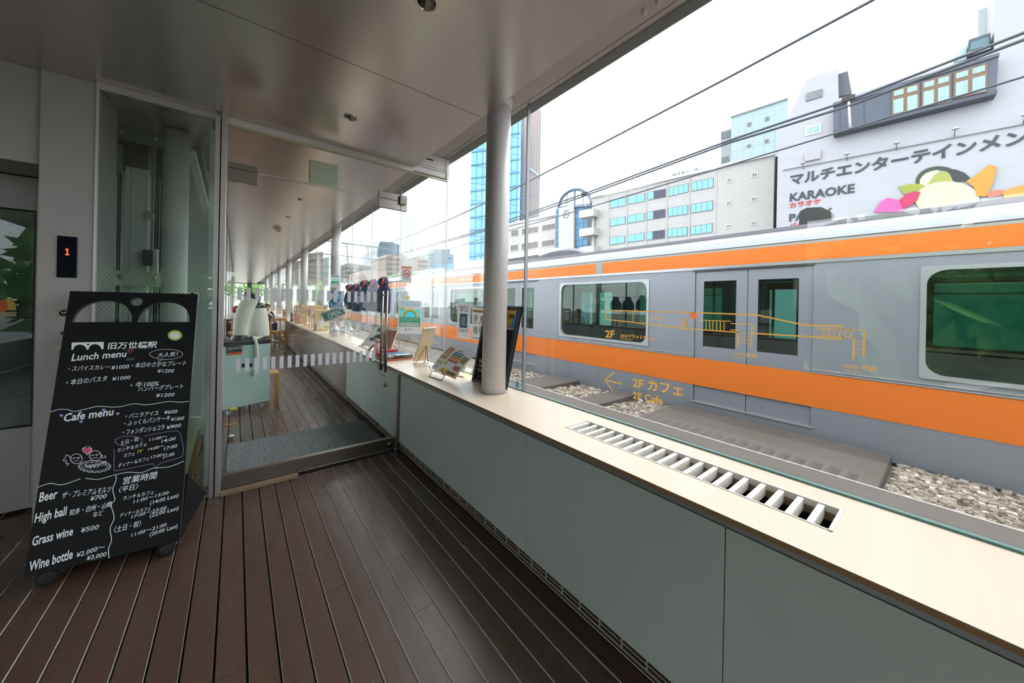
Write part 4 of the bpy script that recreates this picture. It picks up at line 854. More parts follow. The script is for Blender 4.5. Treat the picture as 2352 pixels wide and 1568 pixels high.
P.slab(MB(), .006).build('backing', WOOD, t); g = MB(); P.rect(g, .04, .95, .12, .97); g.build('photo', pm('photo_brown', '8f5a50', .35, noise=((25, 25, 25), .45)), t); g = MB(); P.rect(g, .04, .95, .04, .12, .001); g.build('caption', PAPER, t)
g = MB(); m_ = P(.5, .0); g.tube([P(.2, .02), V((m_.x - .02, P(.2, 0).y, ZT + .003)), V((m_.x - .02, P(.8, 0).y, ZT + .003)), P(.8, .02)], .003, 7); g.tube([P(.5, .6) - P.n * .008, V((1.56, m_.y, ZT + .003))], .003, 7); g.build('wire_stand', pm('black_wire', '1d1d20', .3, .6), t)
# small doll in pink and black
c = V((1.27, 4.06, ZT)); t = thing('plush_doll', 'small pink and black plush doll standing between the menus behind the glass', 'toy', c)
PNK = pm('plush_pink', 'd9aca6', .9); BK = pm('plush_black', '1c1d24', .9)
g = MB(); g.lathe(c, [(.02, .0), (.034, .01), (.04, .06), (.032, .12), (.015, .135)], 18); g.build('body', PNK, t); g = MB(); g.ball(c + V((0, 0, .175)), .042, .042, .04); g.build('head', PNK, t)
g = MB(); g.ball(c + V((.012, .012, .19)), .053, .053, .043); g.tube([c + V((-.04, -.02, .19)), c + V((-.075, .02, .18))], .018, 8); g.build('cap', BK, t)
for s_ in (-1, 1): g = MB(); g.tube([c + V((.03 * s_, -.03 * s_, .11)), c + V((.07 * s_, -.07 * s_, .06)), c + V((.075 * s_, -.08 * s_, .02))], [.014, .013, .010], 8); g.build('arm', BK, t)
# ================================================================ THE CAFE BEHIND THE GLASS DOOR
# doormat, stop, wedge
g = MB(); MAT = pm('speckled_mat', '6d7275', .95, noise=((110, 110, 110), .85), bump=((300, 300, 300), .5)); g.box(-.045, 1.134, 3.40, 4.10, .0006, .011)
t = thing('door_mat', 'speckled grey door mat lying behind the glass door', 'mat', (.54, 3.75, 0)); g.build('pile', MAT, t, bevel=.003); g = MB(); g.box(-.052, -.045, 3.40, 4.10, .0006, .009); g.build('rubber_edge', RUBBER, t)
t = thing('door_stop', 'small round white door stop on the floor beside the mat', 'door stop', (-.018, 4.24, 0)); g = MB(); g.lathe((-.018, 4.24, .0006), [(.02, 0), (.021, .03), (.023, .034)], 18); g.build('post', STAINLESS, t); g = MB(); g.lathe((-.018, 4.24, .0346), [(.024, 0), (.024, .008), (.019, .012), (0, .013)], 18); g.build('cap', pm('stop_white', 'd8d6c8', .6), t)
g = MB(); g.prism([(-.09, 4.72, .0006), (.035, 4.74, .0006), (-.09, 4.72, .02)], (.0, .04, 0)); tag(g.build('door_wedge', pm('wedge_brown', '8a5b3b', .6)), 'thin brown timber wedge on the cafe floor', 'wedge')

# spot cooler
a = math.radians(22); cu_, cv_ = V((math.cos(a), math.sin(a), 0)), V((-math.sin(a), math.cos(a), 0))
FR = V((.337, 5.248, 0)); Wd, Dp = .50, .42; O = FR - cu_ * Wd
t = thing('spot_cooler', 'grey green portable spot cooler with two white ducts just inside the door', 'cooler', O + cu_ * Wd / 2 + cv_ * Dp / 2)
CG = pm('cooler_green', 'a9c3bd', .4, noise=((3, 3, 3), .03)); CB = pm('cooler_black', '1b2023', .35)
def cb(u0, u1, v0, v1, z0, z1, name, m, par=t, bev=0.0): g = MB(); g.ob(O + cu_ * u0 + cv_ * v0 + V((0, 0, z0)), cu_ * (u1 - u0), cv_ * (v1 - v0), (0, 0, z1 - z0)); return g.build(name, m, par, bevel=bev)
body = cb(0, Wd, 0, Dp, .085, .80, 'body', CG, bev=.006); cb(0, Wd + .004, -.004, Dp, .80, .852, 'top_deck', CB, bev=.004)
cb(Wd, Wd + .004, 0, Dp, .1, .80, 'side_edge', pm('cooler_pale_edge', 'd5dcd9', .4))
N_ = -cv_
def cq(px, py): return onp(px, py, FR, N_)
st_ = MB(); st_.poly([cq(519, 816), cq(556, 813), cq(556, 794), cq(519, 796)], N_, .001); stk = st_.build('label', BLACK, body)
g = MB(); g.poly([cq(524, 816), cq(556, 813.5), cq(556, 808), cq(524, 810.5)], N_, .002); g.build('orange_stripe', pm('label_orange', 'd8581f', .5), body); g = MB(); g.poly([cq(519, 816), cq(524, 815.6), cq(524, 810), cq(519, 810.4)], N_, .002); g.build('green_stripe', pm('label_green', '2f8a4f', .5), body)
g = MB(); g.text('TRUSCO', cq(520.5, 802.5), cq(555, 800), .016, N_, .002, 0, .04); g.build('label_lettering', PAPER, body)
g = MB(); g.text('PRO TOOL', cq(520.5, 806.5), cq(536, 805.2), .006, N_, .002, 0, .02); g.build('label_small_lettering', PAPER, body)
g = MB(); g.poly([cq(555, 844), cq(579, 842.5), cq(579, 834), cq(555, 835)], N_, .001); g.build('vent_slot', DARK, body); g = MB(); g.poly([cq(528, 942), cq(545, 940.5), cq(545, 934.5), cq(528, 935.5)], N_, .001); g.build('yellow_label', pm('label_yellow', 'e0c81f', .5), body)
def duct(pts, rads, name, n=70):
    g = MB(); P_ = [V(p) for p in pts]; out = []; rr = []
    for k in range(n + 1):
        x = k / n * (len(P_) - 1); i = min(int(x), len(P_) - 2); f_ = x - i; p0, p1, p2, p3 = P_[max(i - 1, 0)], P_[i], P_[i + 1], P_[min(i + 2, len(P_) - 1)]
        out.append(.5 * ((2 * p1) + (p2 - p0) * f_ + (2 * p0 - 5 * p1 + 4 * p2 - p3) * f_ * f_ + (3 * p1 - p0 - 3 * p2 + p3) * f_ ** 3)); rr.append((rads[i] * (1 - f_) + rads[i + 1] * f_) * (1 + .018 * (k % 2)))
    return g.tube(out, rr, 22).build(name, pm('duct_cream', 'dfe0d4', .6), t)
e = 5.33
def pt(px, py, y=e): return ony(px, py, y)
w_ = lambda px, y=e: px * (y * .784) / 801
duct([pt(551, 772), pt(553, 750), pt(562, 715), pt(578, 682)], [.066, .074, .083, .083], 'cold_air_duct', 60)
g = MB(); g.lathe(pt(550, 786), [(.085, -.005), (.088, .04), (.075, .075), (.07, .09)], 22); g.build('duct_collar', CB, t)
d_ = (pt(583, 672) - pt(578, 684)).normalized(); g = MB(); g.lathe(pt(577.5, 684.5), [(.084, 0), (.088, .005), (.088, .05), (.07, .055)], 22, ax=d_); g.build('duct_mouth', CB, t)
e2 = 5.50
g = MB(); n = 62; b_ = pt(593, 771, e2); top_ = pt(589, 707, e2); rr = []
prof = [((.118 - .038 * (k / n) ** 2) * (1 + .012 * (k % 2)), (top_.z - b_.z) * k / n) for k in range(n + 1)]
g.lathe(b_, prof, 26); g.build('exhaust_duct', pm('duct_cream', 'dfe0d4', .6), t)
g = MB(); g.lathe(top_, [(.082, 0), (.084, .01), (.078, .06), (.05, .068)], 24); g.build('exhaust_cap', CB, t); g = MB(); g.lathe(top_ + V((0, 0, .066)), [(.03, 0), (.04, .02), (.045, .05), (.03, .055)], 18); g.build('cap_knob', CB, t)
g = MB(); g.lathe(V((b_.x, b_.y, .852)), [(.12, 0), (.122, b_.z - .852)], 24); g.build('exhaust_collar', CB, t)
hp = [cq(611, 777) + cv_ * .1, cq(592, 777) + cv_ * .05, cq(583, 775) - cv_ * .01, cq(586, 790) - cv_ * .03, cq(587, 825) - cv_ * .035, cq(585, 850) - cv_ * .03, cq(581, 858) - cv_ * .03]
duct(hp, [.017] * 7, 'drain_hose', 60)
cb(.36, .41, .06, .11, .853, .875, 'yellow_plug', pm('plug_yellow', 'e0c02a', .5)); cb(.42, .48, .06, .16, .853, .87, 'power_lead', CB)
for u_, v_ in ((.10, .05), (.44, .05), (.1, .37), (.44, .37)):
    c = O + cu_ * u_ + cv_ * v_; g = MB(); g.lathe(c + V((0, 0, .036)) - cu_ * .011, [(0, 0), (.033, .001), (.035, .004), (.035, .018), (.033, .021), (0, .022)], 20, ax=cu_); g.lathe(c + V((0, 0, .062)), [(.02, 0), (.024, .021)], 12); g.build('caster', pm('caster_blue_grey', '87a0a8', .4), t)

# oak furniture
def chair(name, lb, x, y, w_, d_, face=1, hs=.43, hb=.80):
    t = thing(name, lb, 'chair', (x + w_ / 2, y + d_ / 2, 0), 'oak cafe chairs'); s = .036; z0 = .0008
    yb, yf = (y, y + d_) if face > 0 else (y + d_ - s, y)
    for xx in (x, x + w_ - s):
        g = MB(); g.box(xx, xx + s, yb, yb + s, z0, hb); g.build('leg', OAK, t, bevel=.003)
        yy = (y + d_ - s) if face > 0 else y; g = MB(); g.box(xx, xx + s, yy, yy + s, z0, hs - .03); g.build('leg', OAK, t, bevel=.003)
    g = MB(); g.box(x, x + w_, y, y + d_, hs - .028, hs); g.build('seat', OAK, t, bevel=.004)
    g = MB(); g.box(x + s, x + w_ - s, yb + .006, yb + s - .006, hb - .07, hb - .002); g.build('backrest', OAK, t, bevel=.003)
    for z in (.12, .25, .345): g = MB(); g.box(x + s, x + w_ - s, yb + .006, yb + s - .006, z, z + .035); g.build('back_rail', OAK, t)
    g = MB(); g.box(x + w_ * .55, x + w_ * .55 + .03, yb + .008, yb + s - .008, hs, hb - .07); g.build('splat', OAK, t)
    for xx in (x + .006, x + w_ - s + .006): g = MB(); g.box(xx, xx + s - .012, y + s, y + d_ - s, .2, .23); g.build('side_rail', OAK, t)
    return t
chair('oak_chair', 'oak cafe chair with its back to the door, next to the counter panels', .76, 11.85, .385, .40)
t = thing('oak_table', 'oak table the two people sit at in the cafe', 'table', (.27, 13.05, 0))
g = MB(); g.box(.02, .52, 12.6, 13.5, .70, .735); g.build('tabletop', OAK, t, bevel=.004)
for x in (.04, .45):
    for y in (12.63, 13.42): g = MB(); g.box(x, x + .05, y, y + .05, .0008, .70); g.build('leg', OAK, t)
t = thing('oak_stool', 'low oak stool tucked behind the spot cooler', 'stool', (.375, 5.53, 0))
g = MB(); g.box(.30, .45, 5.40, 5.66, .37, .40); g.build('seat', pm('stool_top', 'b98f5c', .6), t, bevel=.003)
for x in (.302, .416):
    for y in (5.402, 5.624): g = MB(); g.box(x, x + .034, y, y + .034, .0008, .37); g.build('leg', OAK, t)

# people
SKIN = pm('skin', 'c99b82', .6)
def skin_body(name, pts, edges, mat, parent=None, root=0, sub=2):
    me = bpy.data.meshes.new(name); me.from_pydata([p[0] for p in pts], edges, []); o = bpy.data.objects.new(name, me); COL.objects.link(o)
    me.materials.append(mat); m = o.modifiers.new('skin', 'SKIN'); m.use_smooth_shade = True
    for v_, p in zip(me.skin_vertices[0].data, pts): v_.radius = (p[1], p[1] if len(p) < 3 else p[2])
    me.skin_vertices[0].data[root].use_root = True
    s = o.modifiers.new('sub', 'SUBSURF'); s.levels = s.render_levels = sub
    if parent is not None: o.parent = parent; o.matrix_parent_inverse = Matrix.Translation(-parent.location)
    return o
def person(lb, hip, face, top, trousers, hair, lean_=.16, cap=None, long_hair=False):
    """seated figure: hip point on the seat, face = heading in the floor plane"""
    f_ = V((face[0], face[1], 0)).normalized(); r_ = V((f_.y, -f_.x, 0)); hp = V(hip); t = thing('person', lb, 'person', (hp.x, hp.y, 0))
    up = lambda a, b, c: hp + r_ * a + f_ * b + V((0, 0, c))
    neck = up(0, lean_ * 1.3, .47); head = up(0, lean_ * 1.9, .60)
    P_ = [(up(0, 0, .06), .14, .10), (up(0, lean_ * .5, .25), .125, .10), (up(0, lean_, .40), .13, .095), (neck, .05), (up(0, lean_ * 1.6, .55), .05),
          (up(.17, lean_, .40), .055), (up(.22, lean_ + .05, .15), .042), (up(.12, lean_ + .27, .22), .03), (up(-.17, lean_, .40), .055), (up(-.22, lean_ + .05, .15), .042), (up(-.12, lean_ + .27, .22), .03),
          (up(.10, .05, .05), .085), (up(.12, .42, .06), .065), (up(.12, .44, -.30), .045), (up(.12, .50, -.405), .035), (up(-.10, .05, .05), .085), (up(-.12, .42, .06), .065), (up(-.12, .44, -.30), .045), (up(-.12, .50, -.405), .035)]
    E_ = [(0, 1), (1, 2), (2, 3), (3, 4), (2, 5), (5, 6), (6, 7), (2, 8), (8, 9), (9, 10), (0, 11), (11, 12), (12, 13), (13, 14), (0, 15), (15, 16), (16, 17), (17, 18)]
    P_[4] = (head + V((0, 0, -.05)), .062); P_.append((head + V((0, 0, .01)) + f_ * .012, .078, .085)); E_.append((4, 19)); P_.append((head + V((0, 0, .075)), .06)); E_.append((19, 20)); P_.append((head + f_ * .085 + V((0, 0, -.01)), .012)); E_.append((19, 21))
    for s_, k in ((1, 7), (-1, 10)):
        b = P_[k][0]
        for q in range(4): P_.append((b + f_ * (.085 + .006 * (q in (1, 2))) + r_ * (.012 * (q - 1.5)) + V((0, 0, -.018)), .007)); E_.append((k, len(P_) - 1))
        P_.append((b + f_ * .045 - r_ * .035 * s_ + V((0, 0, .006)), .008)); E_.append((k, len(P_) - 1))
    skin_body('body', P_, E_, SKIN, t)
    q = 1.10; skin_body('jacket', [(P_[0][0] + V((0, 0, .01)), .15, .115), (P_[1][0], .142, .115), (P_[2][0], .14, .105), (P_[3][0] - V((0, 0, .03)), .055)] + [(P_[k][0], P_[k][1] * 1.25) for k in (5, 6, 7, 8, 9, 10)], [(0, 1), (1, 2), (2, 3), (2, 4), (4, 5), (5, 6), (2, 7), (7, 8), (8, 9)], top, t)
    skin_body('trousers', [(P_[0][0] - V((0, 0, .01)), .15, .115)] + [(P_[k][0], P_[k][1] * 1.2) for k in (11, 12, 13, 15, 16, 17)], [(0, 1), (1, 2), (2, 3), (0, 4), (4, 5), (5, 6)], trousers, t)
    for s_ in (1, -1): g = MB(); b = up(.12 * s_, .52, -.42); g.ball(b + f_ * .03 + V((0, 0, .022)), .045, .11, .04, R=Matrix((r_, f_, UP)).transposed()); g.build('shoe', BLACK, t)
    R3 = Matrix((r_, f_, UP)).transposed(); g = MB(); g.ball(head - f_ * .02 + V((0, 0, .045)), .088, .1, .082, R=R3)
    if long_hair: g.ball(head - f_ * .055 + V((0, 0, -.04)), .08, .06, .11, R=R3)
    g.build('hair', hair, t)
    if cap: g = MB(); g.ball(head + V((0, 0, .06)), .094, .106, .08, R=R3); g.ball(head + f_ * .12 + V((0, 0, .05)), .07, .06, .012, R=R3); g.build('cap', cap, t)
    for s_ in (1, -1): g = MB(); g.ball(head + f_ * .083 + r_ * .03 * s_ + V((0, 0, .012)), .008, .006, .006, R=R3); g.build('eye', DARK, t)
    g = MB(); g.ball(head + f_ * .086 + V((0, 0, -.042)), .02, .006, .005, R=R3); g.build('mouth', pm('lips', '9c5a50', .6), t)
    return t
HB = pm('hair_brown', '5a3320', .7); HK = pm('hair_black', '191a1e', .6)
person('person in a dark suit bending over the cafe table beside the counter', (.93, 13.0, .44), (-1, .12), pm('suit_navy', '30384c', .8), pm('trousers_navy', '1e2742', .8), HK, .17)
person('brown haired person in black bending forward at the cafe table', (.72, 14.1, .47), (.35, -1), pm('top_black', '1d1c20', .8), BLACK, HB, .12, long_hair=True)
person('person in a red cap at the left edge of the cafe, behind the white duct', (-.02, 9.15, .46), (.3, -1), pm('top_dark', '23252a', .8), BLACK, HK, .08, cap=pm('cap_red', '9a1f2c', .7))
for nm, lb, c in (('cafe_seat', 'oak seat under the person in the dark suit', (.93, 13.02)), ('cafe_seat', 'oak seat under the brown haired person', (.72, 14.1)), ('cafe_seat', 'oak seat under the person in the red cap', (-.0, 9.15))):
    t = thing('oak_stool', lb, 'stool', (c[0], c[1], 0), 'occupied oak stools'); g = MB(); zt = .34; x0 = max(c[0] - .17, -.1); x1 = min(c[0] + .17, 1.13)
    g.box(x0, x1, c[1] - .17, c[1] + .17, zt - .03, zt); g.build('seat', OAK, t)
    for x in (x0 + .01, x1 - .045):
        for y in (c[1] - .16, c[1] + .125): g = MB(); g.box(x, x + .035, y, y + .035, .0008, zt - .03); g.build('leg', OAK, t)
t = thing('oak_table', 'small oak table in front of the person in the red cap', 'table', (.1, 8.3, 0)); g = MB(); g.box(-.1, .42, 8.1, 8.6, .68, .71); g.build('tabletop', OAK, t)
for x in (-.08, .36):
    for y in (8.13, 8.53): g = MB(); g.box(x, x + .04, y, y + .04, .0008, .68); g.build('leg', OAK, t)

# worktop goods in the cafe
def bottle(x, y, h, r, lb, body, pump, label=None, group='pump bottles on the worktop', lab2=None):
    t = thing('pump_bottle', lb, 'bottle', (x, y, ZT), group); g = MB(); g.lathe((x, y, ZT), [(r * .92, 0), (r, .006), (r, h * .52), (r * .8, h * .60), (r * .36, h * .66), (r * .34, h * .72)], 20); g.build('bottle', body, t)
    g = MB(); g.lathe((x, y, ZT), [(r * .4, h * .72), (r * .4, h * .79), (r * .14, h * .80), (r * .14, h * .95)], 14); g.tube([(x, y, ZT + h * .96), (x - r * .95, y - r * .2, ZT + h * .955), (x - r * 1.1, y - r * .22, ZT + h * .92)], r * .13, 8); g.lathe((x, y, ZT), [(r * .26, h * .93), (r * .26, h * .99), (0, h)], 12); g.build('pump', pump, t)
    if label: g = MB(); g.lathe((x, y, ZT), [(r * 1.012, h * .08), (r * 1.012, h * .26)], 20); g.build('label', label, t); g = MB(); g.lathe((x, y, ZT), [(r * 1.012, h * .28), (r * 1.012, h * .44)], 20); g.build('label_band', lab2 or label, t)
    return t
BW_ = pm('bottle_white', 'e6ecf4', .3)
bottle(1.33, 6.55, .255, .062, 'large white pump bottle with a pink label on the cafe worktop', BW_, BW_, pm('label_pink', 'ecc6d6', .5), None, pm('label_pale_blue', 'b9c4ef', .5))
bottle(1.545, 6.42, .235, .036, 'slim white pump bottle right of the handwritten card', BW_, BW_, pm('label_white', 'dfe3e6', .5), None, pm('label_grey', '7e868a', .5))
tag(MB().lathe((1.43, 6.45, ZT - .0005), [(.16, 0), (.175, .004), (.175, .006), (0, .005)], 30).build('round_tray', pm('tray_white', 'dfe2e2', .4)), 'round white tray under the bottle and the handwritten card', 'tray') if False else None
def card(px0, py0, px1, py1, yb, lb, lines, tilt=.03):
    a_, b_ = ony(px0, py1, yb), ony(px1, py1, yb); a_.z = b_.z = ZT; h_ = ony(px0, py0, yb).z - ZT; P = Plane(a_, b_, b_ + V((tilt, .03, h_)), a_ + V((tilt, .03, h_)))
    t = thing('notice_card', lb, 'card', (a_ + b_) / 2); P.slab(MB(), .003).build('card', PAPER, t); k = len(lines)
    for q, s in enumerate(lines): g = MB(); v_ = .78 - q * .2; P.text(g, s, .2 + .05 * (q % 2), v_, .8, v_, h_ * .11, 0, .02); g.build('lettering', INK, t)
    return t
card(776, 748, 794, 773, 6.3, 'handwritten white card standing beside the large white pump bottle', ['入店の際は', 'アルコール', '消毒', 'お願いします'])
card(797, 748, 803, 771, 6.35, 'narrow white card leaning behind the handwritten card', ['お席へ', 'どうぞ'])
def crate(name, lb, x0, x1, y0, y1, h, slats, m=WOOD, grp='timber crates on the cafe worktop'):
    t = thing(name, lb, 'crate', ((x0 + x1) / 2, (y0 + y1) / 2, ZT), grp); s = .022
    for x in (x0, x1 - s):
        for y in (y0, y1 - s): g = MB(); g.box(x, x + s, y, y + s, ZT, ZT + h); g.build('post', m, t)
    for q in range(slats):
        z = ZT + .02 + (h - .08) * q / max(slats - 1, 1)
        g = MB(); g.box(x0 + s, x1 - s, y0 + .004, y0 + .014, z, z + .045); g.build('slat', m, t); g = MB(); g.box(x0 + .004, x0 + .014, y0 + s, y1 - s, z, z + .045); g.build('slat', m, t)
        g = MB(); g.box(x1 - .014, x1 - .004, y0 + s, y1 - s, z, z + .045); g.build('slat', m, t)
    g = MB(); g.box(x0, x1, y0, y1, ZT + h, ZT + h + .012) if slats < 3 else g.box(x0 + s, x1 - s, y0 + s, y1 - s, ZT, ZT + .01); g.build('shelf', m, t); return t
crate('timber_crate', 'pale timber shelf crate with its white box, nearest of the crates behind the OPEN plate', 1.24, 1.52, 7.75, 8.1, .40, 2)
crate('timber_crate', 'tall pale timber crate standing before the third column', 1.20, 1.50, 9.0, 9.45, .50, 3)
crate('timber_crate', 'darker timber crate leftmost of the crates, against the cafe column', 1.17, 1.40, 10.15, 10.5, .47, 4, pm('timber_dark', 'b08d62', .6, noise=((18, 18, 3), .12)))
crate('timber_crate', 'pale timber shelf crate between the grey tin and the tall crate', 1.24, 1.5, 8.35, 8.7, .47, 2)
block('white_box', 'white box standing inside the nearest timber shelf crate', 'box', 1.30, 1.45, 7.80, 8.0, ZT, ZT + .2, pm('box_white', 'e4e2da', .6), [('green_label', (1.38, 1.43, 7.798, 7.8, ZT + .05, ZT + .09), pm('label_mint', '6cc58c', .5))])
block('brown_box', 'dark brown box on top of the tall timber crate', 'box', 1.3, 1.42, 9.05, 9.2, ZT + .28, ZT + .47, pm('box_brown', '6d3b28', .6), [('lid', (1.298, 1.422, 9.048, 9.202, ZT + .47, ZT + .48), pm('box_brown_lid', '5a2f20', .6))]) if False else None
t = thing('grey_tin', 'square grey green tin with papers on the worktop edge', 'tin', (1.235, 8.05, ZT)); g = MB(); g.box(1.195, 1.232, 7.7, 7.82, ZT, ZT + .15); g.build('can', pm('tin_grey', '6c7c78', .4, .3), t, bevel=.006); g = MB(); g.box(1.2, 1.227, 7.72, 7.8, ZT + .15, ZT + .175); g.build('papers', PAPER, t); g = MB(); g.box(1.2, 1.227, 7.698, 7.7, ZT + .02, ZT + .11); g.build('label', pm('tin_label', '53655f', .5), t)
t = thing('brown_bottle', 'dark bottle with a grey label on the worktop beyond the crates', 'bottle', (1.21, 11.35, ZT)); g = MB(); g.lathe((1.21, 11.35, ZT), [(.04, 0), (.042, .01), (.042, .18), (.03, .21), (.016, .23), (.016, .28)], 18); g.build('glass', pm('bottle_brown', '51413f', .2), t); g = MB(); g.lathe((1.21, 11.35, ZT), [(.0425, .03), (.0425, .14)], 18); g.build('label', pm('label_mauve', '8f8490', .6), t); g = MB(); g.lathe((1.21, 11.35, ZT), [(.018, .27), (.018, .30), (0, .301)], 12); g.build('cap', PAPER, t)
t = thing('snack_bag', 'pink and white snack bag on the worktop beyond the crates', 'bag', (1.33, 11.3, ZT)); g = MB(); g.loft([[V((1.33 + .075 * a * math.cos(k * math.pi / 6), 11.3 + .05 * b * math.sin(k * math.pi / 6), ZT + z)) for k in range(12)] for a, b, z in ((.9, .8, 0), (1, 1, .05), (1, .95, .13), (.95, .3, .2), (.95, .05, .22))]); g.build('bag', pm('bag_pink', 'b45a68', .5, noise=((20, 20, 20), .5)), t); g = MB(); g.box(1.25, 1.41, 11.29, 11.3, ZT + .215, ZT + .26); g.build('crimped_top', pm('bag_white', 'dcdbe3', .5), t)
block('paper_bag', 'brown paper bag on the worktop beside the fourth column', 'bag', 1.2, 1.3, 13.6, 13.7, ZT, ZT + .28, pm('kraft', 'a98f72', .8), [('label', (1.22, 1.28, 13.598, 13.6, ZT + .1, ZT + .18), pm('kraft_label', '6a5648', .7))])
block('white_carton', 'small white carton on the worktop beside the brown paper bag', 'box', 1.31, 1.4, 13.2, 13.3, ZT, ZT + .1, PAPER, [('lid', (1.308, 1.402, 13.198, 13.302, ZT + .1, ZT + .11), PAPER)])
# papers on the second column
P = Plane(onx(754, 706, 1.318), onx(787, 706, 1.318), onx(787, 669, 1.318), onx(754, 669, 1.318)); yb = 6.86
P = Plane(ony(755, 706, yb), ony(788, 706, yb), ony(787, 669, yb), ony(754, 669, yb))
t = thing('blue_poster', 'dark blue tourist poster below the rainbow notice on the second column', 'poster', P(.5, 0)); P.slab(MB(), .002).build('sheet', pm('poster_blue', '23578a', .5), t)
g = MB(); P.rect(g, .08, .92, .5, .86, .001); g.build('photo', pm('poster_sky', '5aa7cf', .5, noise=((25, 25, 25), .5)), t); g = MB(); P.rect(g, .1, .25, .12, .28, .001); g.build('pale_square', pm('poster_pale', '9cc4c4', .5), t)
g = MB(); P.text(g, '神田万世橋まち図鑑', .3, .3, .9, .3, .03, 0, .01); g.build('lettering', PAPER, t)
P = Plane(ony(760, 660, yb), ony(780, 660, yb), ony(780, 632, yb), ony(760, 632, yb)); rainbow(P, 'small rainbow inspection notice taped to the second column', False)

# hooded jackets hanging along the window
t = thing('hanging_rail', 'thin steel rail the navy jackets hang from, along the window', 'rail', (1.56, 5.4, 1.6)); g = MB(); g.tube([(1.585, 4.2, 1.60), (1.585, 6.75, 1.60)], .006, 8); g.build('rod', STAINLESS, t)
for y in (4.22, 5.5, 6.72): g = MB(); g.lathe((1.598, y, 1.60), [(.02, 0), (.02, .004), (.008, .006), (.008, .013)], 14, ax=(-1, 0, 0)); g.build('cup', pm('clear_cup', 'd9dadf', .3), t)
def jacket(y, zt, zb, w, lb, sd):
    rnd = random.Random(sd); x = 1.50; t = thing('hooded_jacket', lb, 'jacket', (x, y, zb), 'navy hooded jackets hanging by the window'); n = 20
    def ring(z, rx, ry, dx=0, dy=0, wob=0.0): return [V((x + dx + rx * math.cos(2 * math.pi * k / n), y + dy + ry * math.sin(2 * math.pi * k / n) * (1 + wob * math.sin(5 * k)), z + wob * .12 * math.sin(3.1 * k + sd))) for k in range(n)]
    H = zt - zb; s = zb + H * .62
    g = MB(); g.loft([ring(zb, .05, w, 0, 0, .12), ring(zb + .06, .06, w * 1.03, 0, 0, .05), ring(zb + H * .3, .06, w * .98, wob=.03), ring(s - .02, .06, w), ring(s + .03, .052, w * .9), ring(s + .065, .045, w * .55), ring(s + .085, .04, w * .4)]); g.build('body', NAVY, t)
    hz = s + .06; hh = zt - hz; g = MB(); g.loft([ring(hz, .045, w * .55, -.01), ring(hz + hh * .3, .062, w * .62, -.012), ring(hz + hh * .65, .06, w * .5, -.01, .01), ring(hz + hh * .9, .04, w * .28, 0, .0), ring(zt, .012, w * .06, .01, 0)]); g.build('hood', NAVY, t)
    g = MB(); e0 = [V((x - .06 + .012 * q, y - w * (.46, .52, .40, .22, .05)[q], hz + hh * (-.1, .25, .62, .86, .98)[q])) for q in range(5)]; g.tube(e0, [.010, .016, .016, .012, .006], 8); g.build('red_lining', RED, t)
    for s_ in (-1, 1): g = MB(); g.tube([V((x - .005, y + s_ * w * .85, s)), V((x - .015, y + s_ * w * 1.05, s - H * .2)), V((x - .02, y + s_ * w * 1.06, zb + H * .1))], [.04, .042, .035], 10); g.build('sleeve', NAVY, t)
    g = MB(); g.tube([V((x + .01, y, zt - .02)), V((x + .05, y, zt + .005)), V((1.585, y, 1.612)), V((1.592, y, 1.60))], .0025, 6); g.build('hanger_hook', STAINLESS, t)
    return t
jl = [('navy hooded jacket nearest the door handle, rightmost of the five', 4.58, 1.665, 1.20, .165), ('second navy jacket from the right, with a long red hood edge', 5.02, 1.655, 1.21, .15), ('middle one of the five hanging navy jackets', 5.43, 1.655, 1.22, .15), ('fourth navy jacket from the right', 5.88, 1.62, 1.19, .15), ('leftmost of the five hanging navy jackets', 6.3, 1.625, 1.2, .15)]
for k, (lb, y, zt, zb, w) in enumerate(jl): jacket(y, zt, zb, w, lb, k + 3)
# ================================================================ OUTSIDE: TRACK, TRAIN, WIRES, CITY
g = MB(); g.box(-300, 400, -200, 500, -7.2, -7.0); struct(g.build('ground', pm('street_grey', '8a8a88', .8), kind='structure'), 'street level')
LEDGE = pm('platform_concrete', '4d4a47', .6, noise=((2, 2, 2), .08))
g = MB(); g.box(1.64, 3.86, YB - 6, YE + 14, -.6, 0); g.box(3.84, 3.862, YB - 6, YE + 14, -.3, .003, 1)
struct(g.build('platform_ledge', [LEDGE, pm('ledge_white_line', 'a8a39d', .6)], kind='structure'), 'grey concrete ledge outside the windows')
g = MB(); g.box(3.87, 5.12, YB - 6, YE + 14, -.9, -.19); g.box(3.87, 20, YB - 6, YE + 14, -1.6, -1.45); g.box(-3.2, 1.6, YB - .1, YE + .1, -7, -.06)
struct(g.build('viaduct', pm('viaduct_concrete', '77716a', .85), kind='structure'), 'concrete viaduct carrying the track')
rnd = random.Random(3); g = MB()
cube = [V(p) for p in ((-1, -1, -1), (1, -1, -1), (1, 1, -1), (-1, 1, -1), (-1, -1, 1), (1, -1, 1), (1, 1, 1), (-1, 1, 1))]; cf = ((3, 2, 1, 0), (4, 5, 6, 7), (0, 1, 5, 4), (1, 2, 6, 5), (2, 3, 7, 6), (3, 0, 4, 7))
